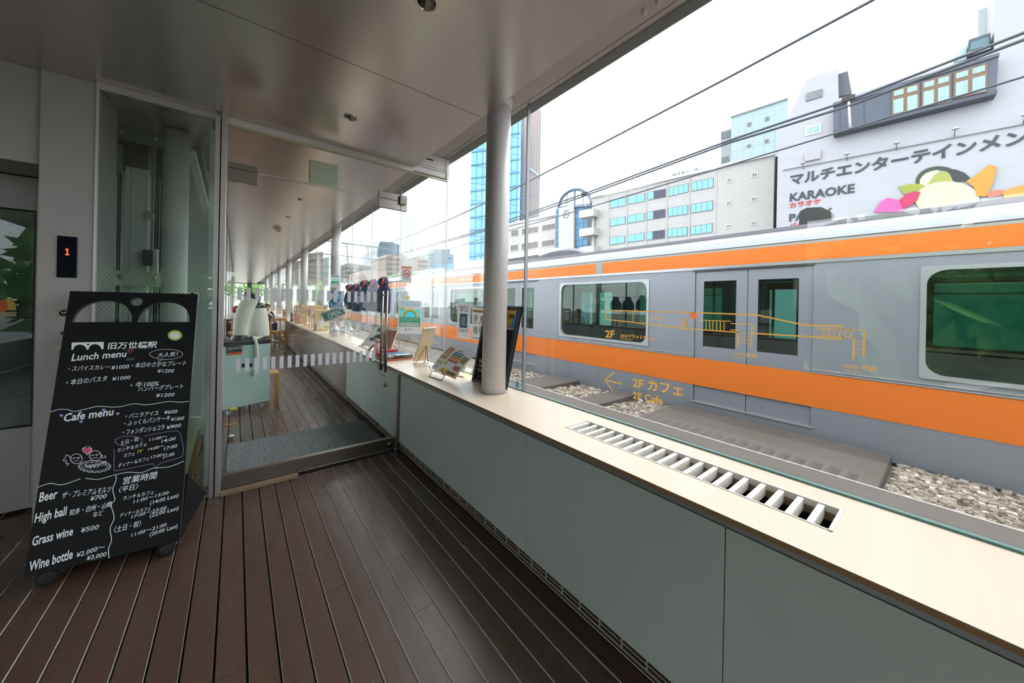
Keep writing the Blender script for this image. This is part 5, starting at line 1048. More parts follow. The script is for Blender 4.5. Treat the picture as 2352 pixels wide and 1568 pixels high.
def stones(x0, x1, y0, y1, zf, s, count):
    for _ in range(count):
        x, y = rnd.uniform(x0, x1), rnd.uniform(y0, y1); r = s * rnd.uniform(.6, 1.25); q = Matrix.Rotation(rnd.uniform(0, 6.3), 3, 'Z') @ Matrix.Rotation(rnd.uniform(-.6, .6), 3, 'X')
        c = V((x, y, zf(x) + rnd.uniform(-.012, .022))); sc = V((r, r * rnd.uniform(.6, .9), r * rnd.uniform(.4, .7)))
        i = g.add([c + q @ V((p.x * sc.x * rnd.uniform(.55, 1), p.y * sc.y * rnd.uniform(.55, 1), p.z * sc.z * rnd.uniform(.6, 1))) for p in cube]); m = rnd.choice((0, 0, 0, 1, 1, 2, 3))
        for f_ in cf: g.face([i + k for k in f_], m)
stones(3.9, 5.1, -1.6, .32, lambda x: -.13 - (x - 3.9) * .03, .026, 4200); 
for ya_, yb_ in ((2.56, 3.11), (3.56, 4.32), (5.06, 6.8)): stones(3.9, 5.1, ya_, yb_, lambda x: -.13 - (x - 3.9) * .03, .027, int(2200 * (yb_ - ya_)))

tag(g.build('ballast', [pm('stone_grey', '8d8478', .9), pm('stone_brown', '7d7265', .9), pm('stone_pale', 'b9b2a6', .9), pm('stone_dark', '4f4a45', .9)]), 'grey and brown ballast stones beside the track under the train', 'ballast', kind='stuff')
for a, b, lb in ((.36, 2.52, 'long dark grey trough cover between the two ballast patches outside the vent grille'), (3.15, 3.52, 'short dark grey trough cover between the two small ballast patches'), (4.36, 5.02, 'dark grey trough cover left of the ballast, beside the window post')):  # made-up slabs darken stretches of ballast, one for the column's reflection
    t = thing('trough_cover', lb, 'cover', (4.45, (a + b) / 2, -.19), 'trough covers beside the track'); g = MB(); g.box(3.87, 5.1, a, b, -.189, -.075); g.build('slab', LEDGE, t, bevel=.006); g = MB(); g.box(3.872, 5.098, a - .004, a, -.18, -.08); g.build('end_lip', pm('lip_dark', '3b3a38', .6), t)

# --- train
XT = 5.2
SIL = pm('train_silver', '8d929a', .38, .45, noise=((.6, .6, 3), .03)); ORA = pm('train_orange', 'd06d1c', .35); TRIM = pm('train_bright_trim', 'c9cccf', .25, .8); TGREY = pm('train_roof_grey', '55525a', .55); TWHITE = pm('train_shoulder', '8f939e', .35, .3)
TDARK = pm('train_dark', '3c3d3e', .5); GTR = glass('train_glass', (.30, .55, .47), .07); SEAT = pm('train_seat', '27424a', .8); INT = pm('train_interior', 'b7bcae', .6); AD = pm('train_advert', '9fc7b4', .6)
def rrect(y0, y1, z0, z1, r, n=5):
    out = []
    for cy, cz, a0 in ((y1 - r, z1 - r, 0), (y0 + r, z1 - r, 90), (y0 + r, z0 + r, 180), (y1 - r, z0 + r, 270)):
        for k in range(n + 1): a = math.radians(a0 + 90 * k / n); out.append((cy + r * math.cos(a), cz + r * math.sin(a)))
    return out
ZB, ZR = -.17, 2.156
def car(y0, y1, doors, wins, lb, X=XT):
    t = thing('train_car', lb, 'train', (X + 1.475, (y0 + y1) / 2, -1.0), 'silver and orange commuter train'); X2 = X + 2.95
    ops = sorted([(d_ - .66, d_ + .66, .0, 1.87) for d_ in doors] + [(w0, w1, .731, 1.766) for w0, w1 in wins])
    for side, (xa, xb) in (('near', (X, X + .05)), ('far', (X2 - .05, X2))):
        g = MB(); y = y0
        for o0, o1, z0, z1 in ops:
            o0, o1 = max(o0, y0), min(o1, y1)
            if o1 <= o0: continue
            g.box(xa, xb, y, o0, ZB, ZR); g.box(xa, xb, o0, o1, ZB, z0); g.box(xa, xb, o0, o1, z1, ZR); y = o1
        g.box(xa, xb, y, y1, ZB, ZR); g.build('side_wall', SIL, t)
    g = MB(); prof = [(X, ZR), (X + .012, 2.19), (X + .04, 2.25), (X + .09, 2.30), (X + .15, 2.33)]; q = prof + [(X + .15, 2.12), (X + .02, 2.12)]
    g.loft([[V((a, yy, b)) for a, b in q] for yy in (y0, y1)], sm=False); g.build('roof_shoulder', TWHITE, t)
    g = MB(); g.loft([[V((a, yy, b)) for a, b in ((X + .13, 2.33), (X + .15, 2.375), (X + .5, 2.40), (X + 1.475, 2.43), (X2 - .15, 2.375), (X2, 2.15), (X2, 2.1), (X + .13, 2.28))] for yy in (y0, y1)], sm=False); g.build('roof', TGREY, t)
    g = MB(); g.box(X - .004, X, y0, y1, 2.118, 2.150); g.build('rain_gutter', pm('gutter_grey', '9a978f', .5), t); g = MB(); g.box(X - .006, X, y0, y1, 2.148, 2.158); g.build('dark_seam', TDARK, t)
    g = MB(); g.box(X - .003, X, y0, y1, 1.925, 2.118); g.build('upper_orange_band', ORA, t); g = MB(); g.box(X - .004, X, y0, y1, .237, .622); g.build('lower_orange_band', ORA, t)
    g = MB(); g.box(X - .012, X, y0, y1, 1.885, 1.922); g.build('upper_moulding', TRIM, t)
    g = MB()
    yy = [y0] + [v for d_ in doors for v in (d_ - .66, d_ + .66)] + [y1]
    for a, b in zip(yy[::2], yy[1::2]):
        if b > a: g.box(X - .010, X, a, b, .628, .640); g.box(X - .010, X, a, b, .655, .668)
    g.build('lower_moulding', TRIM, t)
    g = MB(); g.box(X + .04, X2 - .04, y0 + .05, y1 - .05, -.26, ZB); g.box(X + .15, X2 - .15, y0 + .4, y1 - .4, -1.1, -.26); g.build('underframe', TDARK, t)
    g = MB(); g.box(X + .05, X2 - .05, y0, y1, -.12, -.02); g.box(X + .05, X2 - .05, y0, y0 + .05, ZB, ZR); g.box(X + .05, X2 - .05, y1 - .05, y1, ZB, ZR); g.build('interior_floor', pm('train_floor', '4d5658', .6), t)
    g = MB(); g.box(X + .05, X2 - .05, y0, y1, 2.06, 2.10); g.build('interior_ceiling', INT, t)
    for w0, w1 in wins:
        if w1 < y0 or w0 > y1: continue
        for xf, xi in ((X, -1), (X2, 1)):
            if xf == X:
                fr = MB(); out = rrect(w0 - .02, w1 + .02, .71, 1.787, .02); inn = rrect(w0 + .02, w1 - .02, .75, 1.748, .13); n = len(out)
                a = fr.add([V((xf - .012, y, z)) for y, z in out]); b = fr.add([V((xf - .012, y, z)) for y, z in inn]); c = fr.add([V((xf + .03, y, z)) for y, z in inn]); d_ = fr.add([V((xf, y, z)) for y, z in out])
                for k in range(n):
                    k2 = (k + 1) % n; fr.face((a + k2, a + k, b + k, b + k2)); fr.face((b + k2, b + k, c + k, c + k2)); fr.face((d_ + k2, d_ + k, a + k, a + k2))
                fo = fr.build('window', pm('train_window_trim', 'b4b8bc', .3, .6), t)
            g = MB(); g.box(xf + .02 if xf == X else xf - .03, xf + .03 if xf == X else xf - .02, w0, w1, .735, 1.76); g.build('pane' if xf == X else 'far_pane', GTR, fo if xf == X else t)
        # bench seats under the window, luggage rack, hanging adverts
        for xa in (X + .1, X2 - .55): g = MB(); g.box(xa, xa + .45, w0 - .05, w1 + .05, .35, .44); b0 = xa if xa < X + 1 else xa + .37; g.box(b0, b0 + .08, w0 - .05, w1 + .05, .44, .86); g.build('bench_seat', SEAT, t)
        g = MB(); g.box(X + .1, X + .35, w0, w1, 1.70, 1.715); g.box(X2 - .4, X2 - .1, w0, w1, 1.60, 1.62); g.build('luggage_rack', TRIM, t)
        g = MB(); g.box(X2 - .06, X2 - .055, w0 + .1, w1 - .1, 1.80, 2.0); g.box(X + 1.2, X + 1.7, (w0 + w1) / 2 - .2, (w0 + w1) / 2 - .19, 1.6, 1.95); g.build('advert', AD, t)
    for d_ in doors:
        if d_ < y0 or d_ > y1: continue
        for s_ in (-1, 1):
            ya, yb = (d_ - .655, d_ - .004) if s_ < 0 else (d_ + .004, d_ + .655); wa, wb = ya + .13, yb - .11; wz0, wz1 = .80, 1.72; xa, xb = X + .018, X + .045
            g = MB(); g.box(xa, xb, ya, wa, .0, 1.865); g.box(xa, xb, wb, yb, .0, 1.865); g.box(xa, xb, wa, wb, .0, wz0); g.box(xa, xb, wa, wb, wz1, 1.865); dl = g.build('door_leaf', SIL, t)
            g = MB(); g.box(xa + .006, xa + .014, wa, wb, wz0, wz1); g.build('door_pane', GTR, dl)
            g = MB(); g.box(X2 - .045, X2 - .02, ya, wa, 0, 1.865); g.box(X2 - .045, X2 - .02, wb, yb, 0, 1.865); g.box(X2 - .045, X2 - .02, wa, wb, 0, wz0); g.box(X2 - .045, X2 - .02, wa, wb, wz1, 1.865); g.build('far_door_leaf', INT, t)
        g = MB(); g.box(X - .012, X + .05, d_ - .68, d_ + .68, -.012, .006); g.build('door_sill', TRIM, t); g = MB(); g.box(X - .006, X + .02, d_ - .68, d_ + .68, 1.862, 1.885); g.build('door_head', TDARK, t)
        for s_ in (-.6, .6): g = MB(); g.tube([(X + .5, d_ + s_, -.02), (X + .5, d_ + s_, 2.06)], .017, 8); g.build('grab_pole', TRIM, t)
    return t
dr = [1.66, 6.35, 11.05, 15.65]
tA = car(-3.3, 16.75, dr, [(-1.75, .18), (3.05, 4.98), (7.75, 9.68), (12.4, 14.3)], 'silver commuter train car with orange bands passing right outside the windows')
for yv in (4.02, 12.0): g = MB(); g.box(XT - .008, XT - .003, yv - .07, yv + .07, 1.925, 2.118); g.build('band_gap', SIL, tA)
g = MB(); g.box(XT - .012, XT - .003, 8.3, 9.25, 1.945, 2.10); g.build('destination_display', pm('display_dark', 'b35a2a', .3), tA); g = MB(); g.text('中央線', (XT - .012, 9.15, 1.985), (XT - .012, 8.8, 1.985), .085, (-1, 0, 0)); g.text('快速', (XT - .012, 8.7, 1.985), (XT - .012, 8.42, 1.985), .085, (-1, 0, 0)); g.build('display_lettering', pm('display_glow', 'ffb089', .5, emit=1.2), tA)
tB = car(17.25, 23.5, [20.4], [(18.0, 19.4)], 'further silver train car half hidden by the hanging jackets')
t = thing('roof_air_conditioner', 'long white air conditioner on the train roof behind the column', 'air conditioner', (6.7, 8.3, 2.42)); g = MB(); prof = [(5.95, 2.41), (5.98, 2.62), (6.1, 2.74), (6.4, 2.80), (7.2, 2.80), (7.5, 2.70), (7.6, 2.41)]
g.loft([[V((a, yy, b)) for a, b in prof] for yy in (6.3, 10.3)], sm=False); g.build('casing', pm('ac_white', 'dcdcdf', .4), t)
for q in range(5): g = MB(); g.box(5.945, 5.985, 6.5, 8.2, 2.44 + .035 * q, 2.455 + .035 * q); g.build('louvre', TDARK, t)
t = thing('roof_fairing', 'dark grey rounded fairing on the train roof right of the window post', 'fairing', (5.9, 5.4, 2.42)); a_, b_, c_ = onx(1238, 598, 5.75), onx(1345, 585, 5.75), onx(1292, 568, 5.75)
g = MB(); n = 14; g.loft([[V((5.6 + .9 * k / 6, (a_.y + b_.y) / 2 + (a_.y - b_.y) / 2 * math.cos(math.pi * q / n) * (1 - .02 * k), 2.395 + (c_.z - 2.395) * math.sin(math.pi * q / n) * math.sin(math.pi * (k + .8) / 7.6) ** .5)) for q in range(n + 1)] for k in range(7)]); g.build('cover', pm('fairing_grey', '4b4e54', .5), t)
t = thing('roof_antenna', 'black aerial unit on the train roof below the KARAOKE lettering', 'aerial', (5.75, 1.1, 2.41)); a_, b_ = onx(1838, 505, 5.75), onx(1912, 498, 5.75); zt = onx(1870, 477, 5.75).z
g = MB(); g.loft([[V((x_, a_.y + (b_.y - a_.y) * u_, z_)) for u_, z_ in ((0, 2.40), (.03, zt - .03), (.25, zt), (.7, zt - .02), (1, zt - .1), (1.02, 2.40))] for x_ in (5.68, 5.85)], sm=False); g.build('shell', BLACK, t)
# rails
for x in (XT + .94, XT + 2.01):
    g = MB(); g.box(x - .035, x + .035, YB - 5, YE + 10, -1.32, -1.28); g.box(x - .07, x + .07, YB - 5, YE + 10, -1.45, -1.43); g.box(x - .01, x + .01, YB - 5, YE + 10, -1.43, -1.32); tag(g.build('rail', STAINLESS), 'steel running rail under the train', 'rail', 'rails under the train')
# --- overhead wires
XW = 6.65; WIRE = pm('wire_dark', '3d4450', .5)
def wire(pts, r, lb, X=XW): g = MB(); g.tube([onx(px, py, X) for px, py in pts], r, 7); return tag(g.build('overhead_wire', WIRE), lb, 'wire', 'overhead wires')
wire([(2120, -62), (2005, 0), (1669, 180), (1340, 351.5), (1177, 435.5), (1100, 473), (1026, 506.6), (944, 540.3), (880, 563)], .021, 'highest overhead wire, running up to the top edge of the photo')
wire([(2600, 2), (2352, 75), (1960, 227), (1780, 287), (1680, 320.6), (1343, 444.5), (1175, 502.5), (1111, 527), (1023, 552), (900, 586)], .0175, 'upper of the two close parallel overhead wires')
wire([(2600, 22), (2352, 91), (1960, 240), (1780, 296), (1680, 326), (1348, 448), (1175, 508), (1111, 531), (1023, 555.5), (900, 589)], .0175, 'lower of the two close parallel overhead wires')
wire([(2600, 103), (2352, 176), (1780, 348), (1680, 378), (1400, 462), (1175, 528), (1111, 547.6), (1023, 575), (900, 608)], .012, 'lowest overhead wire, crossing the dark bay window')
for (a_, b_, lb) in (((1949, 228), (1953, 296), 'pale insulated dropper clamped to the wires in front of the bay window'), ((1341, 446), (1345, 476), 'small pale dropper clamped to the wires above the white balconies')):
    p, q = onx(*a_, XW), onx(*b_, XW); t = thing('wire_dropper', lb, 'dropper', p); g = MB(); g.tube([p, q], .013, 10); g.build('insulator', pm('insulator_pale', 'c9ccd0', .4), t)
    g = MB(); g.box(p.x - .03, p.x + .03, p.y - .07, p.y + .07, p.z - .03, p.z + .045); g.build('clamp', BLACK, t, bevel=.01); g = MB(); g.ball(q, .022); g.build('lower_clamp', WIRE, t)

ALB = .55
# --- city: street facades run 5 degrees off the track
FA = math.radians(5.2); DF = V((-math.sin(FA), math.cos(FA), 0)); NF = V((-math.cos(FA), -math.sin(FA), 0))
def to_street(P_, poly, ym):
    """drop the lowest outline points plumb to street level below their neighbours"""
    n = len(poly); low = [y > ym - 8 for x, y in poly]
    for k in range(n):
        if low[k]:
            j = (k + 1) % n if not low[(k + 1) % n] else (k - 1) % n; P_[k].x, P_[k].y, P_[k].z = P_[j].x, P_[j].y, -7
def fac(px, py, X0): return onp(px, py, (X0, 0, 0), NF)
def gridmat(name, wall, line, w, h, mort, axis, w2=None, off=0.0, rough=.4, spec=.5, metal=0.0):
    if name in MATS: return MATS[name]
    m = pm(name, wall, rough, metal, spec); nt = m.node_tree; N_, L_ = nt.nodes, nt.links; b = N_['Principled BSDF']
    ge = N_.new('ShaderNodeNewGeometry'); d1 = N_.new('ShaderNodeVectorMath'); d1.operation = 'DOT_PRODUCT'; d1.inputs[1].default_value = axis; L_.new(ge.outputs['Position'], d1.inputs[0])
    sp = N_.new('ShaderNodeSeparateXYZ'); L_.new(ge.outputs['Position'], sp.inputs[0]); cx = N_.new('ShaderNodeCombineXYZ'); L_.new(d1.outputs['Value'], cx.inputs[0]); L_.new(sp.outputs[2], cx.inputs[1])
    br = N_.new('ShaderNodeTexBrick'); br.offset = off; br.inputs['Scale'].default_value = 1; br.inputs['Brick Width'].default_value = w; br.inputs['Row Height'].default_value = h; br.inputs['Mortar Size'].default_value = mort
    br.inputs['Color1'].default_value = (*[q * ALB for q in lin(wall)], 1); br.inputs['Color2'].default_value = (*[q * ALB for q in lin(w2 or wall)], 1); br.inputs['Mortar'].default_value = (*[q * ALB for q in lin(line)], 1); br.inputs['Mortar Smooth'].default_value = 0
    L_.new(cx.outputs[0], br.inputs['Vector']); L_.new(br.outputs['Color'], b.inputs['Base Color']); return m
def bld(name, lb, poly, X0, depth, m, cat='building', group=None):
    ym = max(y for x, y in poly); P_ = [fac(x, y, X0) for x, y in poly]
    to_street(P_, poly, ym)
    t = thing(name, lb, cat, (sum(p.x for p in P_) / len(P_), sum(p.y for p in P_) / len(P_), -7), group)
    MB().prism(P_, -NF * depth, 0).build('wall', m, t); return t
def quadbox(q, X0, out, m, name, par, inset=0.0, cols=1, deep=.15, gap=.06):
    a, b, c, d_ = [fac(x, y, X0) for x, y in q]; g = MB()   # TL TR BR BL
    for k in range(cols):
        u0, u1 = k / cols, (k + 1) / cols; w_ = (b - a).length
        if inset or cols > 1: u0 += (inset if k == 0 else gap / 2) / w_; u1 -= (inset if k == cols - 1 else gap / 2) / w_
        v_ = inset / max((d_ - a).length, .01); p = [a.lerp(b, u0).lerp(d_.lerp(c, u0), v_), a.lerp(b, u1).lerp(d_.lerp(c, u1), v_), a.lerp(b, u1).lerp(d_.lerp(c, u1), 1 - v_), a.lerp(b, u0).lerp(d_.lerp(c, u0), 1 - v_)]
        g.prism([x + NF * out for x in p], -NF * deep)
    return g.build(name, m, par)
def window(par, q, X0, fm, gm, cols=2, ins=.08):
    f_ = quadbox(q, X0, .06, fm, 'window', par); quadbox(q, X0, .075, gm, 'pane', f_, ins, cols, .04, .07); return f_
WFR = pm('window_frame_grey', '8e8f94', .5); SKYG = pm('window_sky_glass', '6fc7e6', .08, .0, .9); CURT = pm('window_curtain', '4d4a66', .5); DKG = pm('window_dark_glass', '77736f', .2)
# tiled office building
X1 = 46; k2 = lambda x, y: (1340 + x / 3.734, 180 + y / 3.734)
TILE = gridmat('office_tile', 'c9c8c8', 'b9b8b8', 3.4, 1.7, .03, DF)
tb = bld('office_building', 'long white office building with three rows of sky blue windows', [k2(75, 2300), k2(75, 1022), k2(210, 998), k2(1150, 772), k2(1150, 2300)], X1, 14, TILE)
quadbox([k2(70, 1008), k2(1155, 752), k2(1155, 776), k2(70, 1030)], X1, .25, pm('roof_edge', 'd9d9da', .5), 'roof_edge', tb)
rows = [[(232, 1042, 368, 1018, 1092, 1115), (386, 1010, 530, 982, 1055, 1083), (552, 975, 708, 945, 1018, 1046), (733, 935, 903, 898, 975, 1015), (930, 890, 1117, 850, 937, 970)],
        [(230, 1205, 362, 1183, 1248, 1272), (380, 1176, 528, 1152, 1222, 1245), (548, 1145, 704, 1118, 1192, 1218), (727, 1112, 898, 1085, 1165, 1188), (922, 1080, 1113, 1045, 1130, 1158)],
        [(228, 1362, 358, 1345, 1412, 1430), (378, 1342, 524, 1320, 1390, 1408), (542, 1318, 700, 1295, 1370, 1390), (723, 1290, 893, 1270, 1350, 1366), (918, 1268, 1108, 1240, 1322, 1345)]]
for r_ in rows:
    for k, (xa, ya, xb, yb, yc, yd) in enumerate(r_):
        f_ = window(tb, [k2(xa, ya), k2(xb, yb), k2(xb, yc), k2(xa, yd)], X1, WFR, SKYG, (2, 2, 3, 4, 4)[k])
        if k == 2: quadbox([k2(xa + (xb - xa) * .33, ya * .67 + yb * .33), k2(xb, yb), k2(xb, yc), k2(xa + (xb - xa) * .33, yd * .67 + yc * .33)], X1, .085, CURT, 'curtain', f_, .05, 2, .02)
for r_ in ((1010, 1125), (1150, 1290), (1290, 1460)): pass
for k, (x0_, x1_) in enumerate(((215, 222), (372, 378), (536, 542), (714, 720), (908, 914))):
    quadbox([k2(x0_, 1005 - (x0_ - 210) * .24), k2(x1_, 1004 - (x1_ - 210) * .24), k2(x1_, 1500), k2(x0_, 1500)], X1, .09, pm('facade_rib', 'd2d1d1', .5), 'facade_rib', tb)
for k, y in enumerate((1128, 1285, 1440)):
    a, b, c, d_ = fac(*k2(5, y + 18), X1), fac(*k2(130, y), X1), fac(*k2(130, y + 62), X1), fac(*k2(5, y + 84), X1); g = MB(); g.prism([a, b, c, d_], NF * 1.3); bo = g.build('balcony', pm('balcony_white', 'd6d4d0', .5), tb)
    g = MB(); g.bar(fac(*k2(96, y + 70), X1) + NF * .3, fac(*k2(96, y + 190), X1) + NF * .3, .25, .25); g.build('drain_pipe', pm('pipe_white', 'd6d4d0', .5), bo)
for k, xs in enumerate(((750, 815), (826, 885), (936, 1000))):
    yy = 1000 - xs[0] * .245 + (24, 24, 24)[0]; cs = [k2(xs[0], yy - 30), k2(xs[1], yy - 45), k2(xs[1], yy + 5), k2(xs[0], yy + 20)]
    t = thing('cooling_unit', ['leftmost', 'middle', 'rightmost'][k] + ' of the three white cooling units on the office roof', 'cooling unit', fac(*cs[3], X1 + 1.5), 'cooling units on the office roof')
    cs[2] = (cs[2][0], cs[2][1] + 4.2); cs[3] = (cs[3][0], cs[3][1] + 4.2); quadbox(cs, X1 + 1.5, .0, pm('unit_white', 'd3d4d6', .5), 'casing', t, 0, 1, 1.5); quadbox(cs, X1 + 1.5, .03, WFR, 'grille', t, .25, 2, .05)
# brick faced part with small windows
bb = bld('brick_building', 'pale brick building with six small windows beside the billboard wall', [k2(1152, 2300), k2(1152, 772), k2(1640, 655), k2(1640, 2300)], X1, 13, gridmat('pale_brick', 'cbcac8', 'bdbcba', .8, .3, .02, DF, 'c6c5c4', .5))
quadbox([k2(1150, 750), k2(1665, 632), k2(1665, 655), k2(1150, 775)], X1, .3, pm('roof_edge', 'd9d9da', .5), 'roof_edge', bb); quadbox([k2(1640, 655), k2(1666, 650), k2(1660, 2000), k2(1634, 2000)], X1, -.6, pm('gap_dark', '5d5554', .8), 'dark_return', bb, 0, 1, 6)  # dark box stands for the shadow in the gap between the buildings
for x0_, y0_, x1_, h_ in ((1228, 852, 1275, 45), (1440, 806, 1497, 48), (1224, 1050, 1270, 46), (1435, 1014, 1490, 46), (1220, 1250, 1266, 42), (1432, 1222, 1482, 44)):
    window(bb, [k2(x0_, y0_ + 4), k2(x1_, y0_ - 6), k2(x1_, y0_ + h_ - 8), k2(x0_, y0_ + h_)], X1, pm('window_frame_white', 'dedede', .5), DKG, 2, .12)
for k in range(6):
    a = k2(1180 + k * 92, 735 - k * 23); p = fac(*a, X1 + .5); g = MB(); g.bar(p, p + V((0, 0, 2.2)), .06, .06)
    if k < 5: q = fac(*k2(1180 + (k + 1) * 92, 735 - (k + 1) * 23), X1 + .5); g.bar(p + V((0, 0, 2.15)), q + V((0, 0, 2.15)), .05, .05); g.bar(p + V((0, 0, 1.1)), q + V((0, 0, 1.1)), .04, .04)
    g.build('roof_railing', pm('rail_pale', 'b9c0c4', .5), bb)
# light blue block behind
X2_ = 62; sb = bld('blue_block', 'light blue metal clad block rising behind the pale brick building', [k2(1265, 1500), k2(1268, 338), k2(1752, 180), k2(1752, 1500)], X2_, 12, gridmat('blue_cladding', (178, 203, 211), (168, 193, 201), .9, 30, .03, DF))
quadbox([k2(1262, 330), k2(1756, 170), k2(1756, 180), k2(1262, 341)], X2_, .2, WFR, 'roof_edge', sb)
for x0_, y0_, x1_, h_ in ((1405, 380, 1440, 38), (1557, 332, 1595, 38), (1402, 568, 1437, 32), (1553, 525, 1590, 36)): window(sb, [k2(x0_, y0_ + 3), k2(x1_, y0_ - 7), k2(x1_, y0_ + h_ - 9), k2(x0_, y0_ + h_)], X2_, WFR, DKG if y0_ < 500 else pm('window_deep_blue', '42637a', .15), 2, .12)
quadbox([k2(1175, 450), k2(1262, 425), k2(1262, 1000), k2(1170, 1000)], X2_, -.2, pm('stair_grey', 'a5abae', .6), 'stair_tower', sb, 0, 1, 8); quadbox([k2(1182, 465), k2(1258, 442), k2(1258, 500), k2(1182, 515)], X2_, -.1, pm('opening_grey', '6c7a84', .6), 'opening', sb); quadbox([k2(1180, 680), k2(1240, 665), k2(1240, 720), k2(1175, 730)], X2_, -.1, pm('opening_grey', '6c7a84', .6), 'opening', sb)
# billboard building
X3 = 43; k3 = lambda x, y: (1780 + x / 3.267, 60 + y / 3.267)
KW = pm('billboard_wall', (196, 199, 209), .6, noise=((.3, .3, 2), .02))
kb = bld('karaoke_building', 'big white building painted with a karaoke advertisement and a dark bay window', [(1787, 900), (1787, 330), (1791, 300), (1812, 266), (1852, 183), (1924, 157), (1926, 226), (2284, 118), (2284, -260), (2620, -360), (2620, 900)], X3, 16, KW)
BAY = pm('bay_slate', '4f5b70', .5, noise=((1.5, 1.5, .3), .15)); BRN = pm('bay_brown', (128, 98, 76), .5); CUR = pm('bay_curtain', 'a9cfd2', .5, noise=((7, 7, .3), .18))
by = quadbox([k3(445, 625), k3(1655, 265), k3(1640, 548), k3(445, 838)], X3, .9, BAY, 'bay_window', kb, 0, 1, .9)
for q in ([k3(875, 520), k3(1078, 468), k3(1078, 660), k3(872, 705)], [k3(1093, 460), k3(1310, 400), k3(1308, 605), k3(1090, 650)], [k3(1327, 395), k3(1575, 322), k3(1572, 535), k3(1325, 588)]):
    f_ = quadbox(q, X3, 1.0, BRN, 'window', by); m_ = lambda a, b, t_: (a[0] + (b[0] - a[0]) * t_, a[1] + (b[1] - a[1]) * t_)
    quadbox([q[0], q[1], m_(q[1], q[2], .32), m_(q[0], q[3], .32)], X3, 1.02, CUR, 'pane', f_, .12, 2, .03, .2); quadbox([m_(q[0], q[3], .36), m_(q[1], q[2], .36), q[2], q[3]], X3, 1.02, CUR, 'pane', f_, .1, 2, .03, .2)
quadbox([k3(445, 610), k3(1660, 250), k3(1660, 275), k3(445, 640)], X3, 1.02, BAY, 'bay_cornice', by, 0, 1, 1.0); quadbox([k3(445, 815), k3(1648, 528), k3(1640, 552), k3(445, 842)], X3, 1.06, pm('bay_sill', '414b5e', .5), 'bay_sill', by, 0, 1, 1.0)
for x_ in (490, 668, 868): quadbox([k3(x_, 628 - (x_ - 445) * .29), k3(x_ + 8, 626 - (x_ - 445) * .29), k3(x_ + 8, 826 - (x_ - 445) * .24), k3(x_, 828 - (x_ - 445) * .24)], X3, .94, pm('bay_sill', '414b5e', .5), 'bay_post', by)
window(kb, [k3(228, 757), k3(350, 727), k3(348, 800), k3(226, 828)], X3, pm('window_frame_white', 'dedede', .5), pm('window_mint', '9fc9cf', .15), 2, .15)
f_ = quadbox([k3(233, 503), k3(358, 468), k3(356, 530), k3(232, 567)], X3, .05, pm('louvre_back', '6f7480', .6), 'louvre', kb)
for k in range(7): quadbox([k3(233, 505 + k * 9), k3(358, 470 + k * 9), k3(358, 474 + k * 9), k3(233, 510 + k * 9)], X3, .12, KW, 'louvre_slat', f_)
f_ = quadbox([k3(224, 955), k3(346, 930), k3(344, 995), k3(222, 1020)], X3, .2, pm('vent_box', 'c3bfc6', .5), 'vent_box', kb)
quadbox([k3(475, 370), k3(548, 347), k3(580, 520), k3(470, 540)], X3 + 1, .3, pm('roof_hut_slate', '5d6876', .6), 'roof_hut', kb, 0, 1, 3)
quadbox([k3(1450, 118), k3(1612, 66), k3(1612, 188), k3(1437, 246)], X3 + .6, .3, pm('dormer_slate', '3e5266', .5), 'dormer', kb, 0, 1, 3); quadbox([k3(1465, 140), k3(1596, 98), k3(1596, 160), k3(1455, 202)], X3 + .6, .36, pm('dormer_glass', '56828c', .15), 'dormer_pane', kb, 0, 1, .1); quadbox([k3(1440, 215), k3(1612, 165), k3(1612, 185), k3(1437, 243)], X3 + .6, .38, pm('dormer_slat', 'b9c4c9', .5), 'dormer_slats', kb, 0, 1, .1)
g = MB(); a, b, c, d_ = [fac(*k3(*p), X3 + .6) for p in ((1335, 240), (1437, 150), (1437, 246), (1340, 270))]; g.prism([a, b, c, d_], -NF * 3); g.build('glass_lean_to', pm('lean_to_glass', 'b9dbe0', .2), kb)
quadbox([k3(1525, -120), k3(1640, -160), k3(1640, 70), k3(1525, 95)], X3 + 3, .0, pm('upper_pale_wall', 'd8e6e8', .6), 'upper_wall', kb, 0, 1, 5)
# lettering and picture of the billboard
sg = thing('billboard', 'painted advertisement with MARUCHI katakana lettering and a fruit dessert picture', 'billboard', fac(2080, 420, X3)); sg['label'] = 'advertisement on the white wall with dark katakana, KARAOKE lettering and a fruit dessert'
hh = lambda x, y0_, y1_: (fac(x, y0_, X3) - fac(x, y1_, X3)).length
SLT = pm('sign_slate', '33424e', .6); SRED = pm('sign_red', 'd8403a', .6)
def st(s, a, b, h, m, nm, bold): g = MB(); g.text(s, fac(*a, X3), fac(*b, X3), h, NF, .06, 0, bold); return g.build(nm, m, sg)
st('マルチエンターテインメント', (1815, 424), (2425, 315), hh(2095, 374, 402), SLT, 'title_lettering', .035)
st('KARAOKE', (1814, 462.5), (1963, 441.5), hh(1890, 434, 453), SLT, 'karaoke_lettering', .03); st('カラオケ', (1813, 477.5), (1886, 467), hh(1850, 462, 474), SRED, 'red_lettering', .03)
st('PARTY', (1813, 508.5), (1912, 494.5), hh(1860, 486, 503), SLT, 'party_lettering', .03); st('パーティー', (1813, 524), (1900, 511), hh(1850, 508, 519), SRED, 'red_lettering', .03)
def pic(pts, c, nm, out): g = MB(); g.prism([fac(*k3(*p), X3) + NF * out for p in pts], -NF * .03); return g.build(nm, pm('pic_' + nm, c, .6, noise=((1.2, 1.2, 1.2), .10)), sg)
E_ = lambda cx, cy, rx, ry, a0=0, a1=360, n=28: [(cx + rx * math.cos(math.radians(a0 + (a1 - a0) * q / n)), cy - ry * math.sin(math.radians(a0 + (a1 - a0) * q / n))) for q in range(n + (a1 - a0 < 360))]
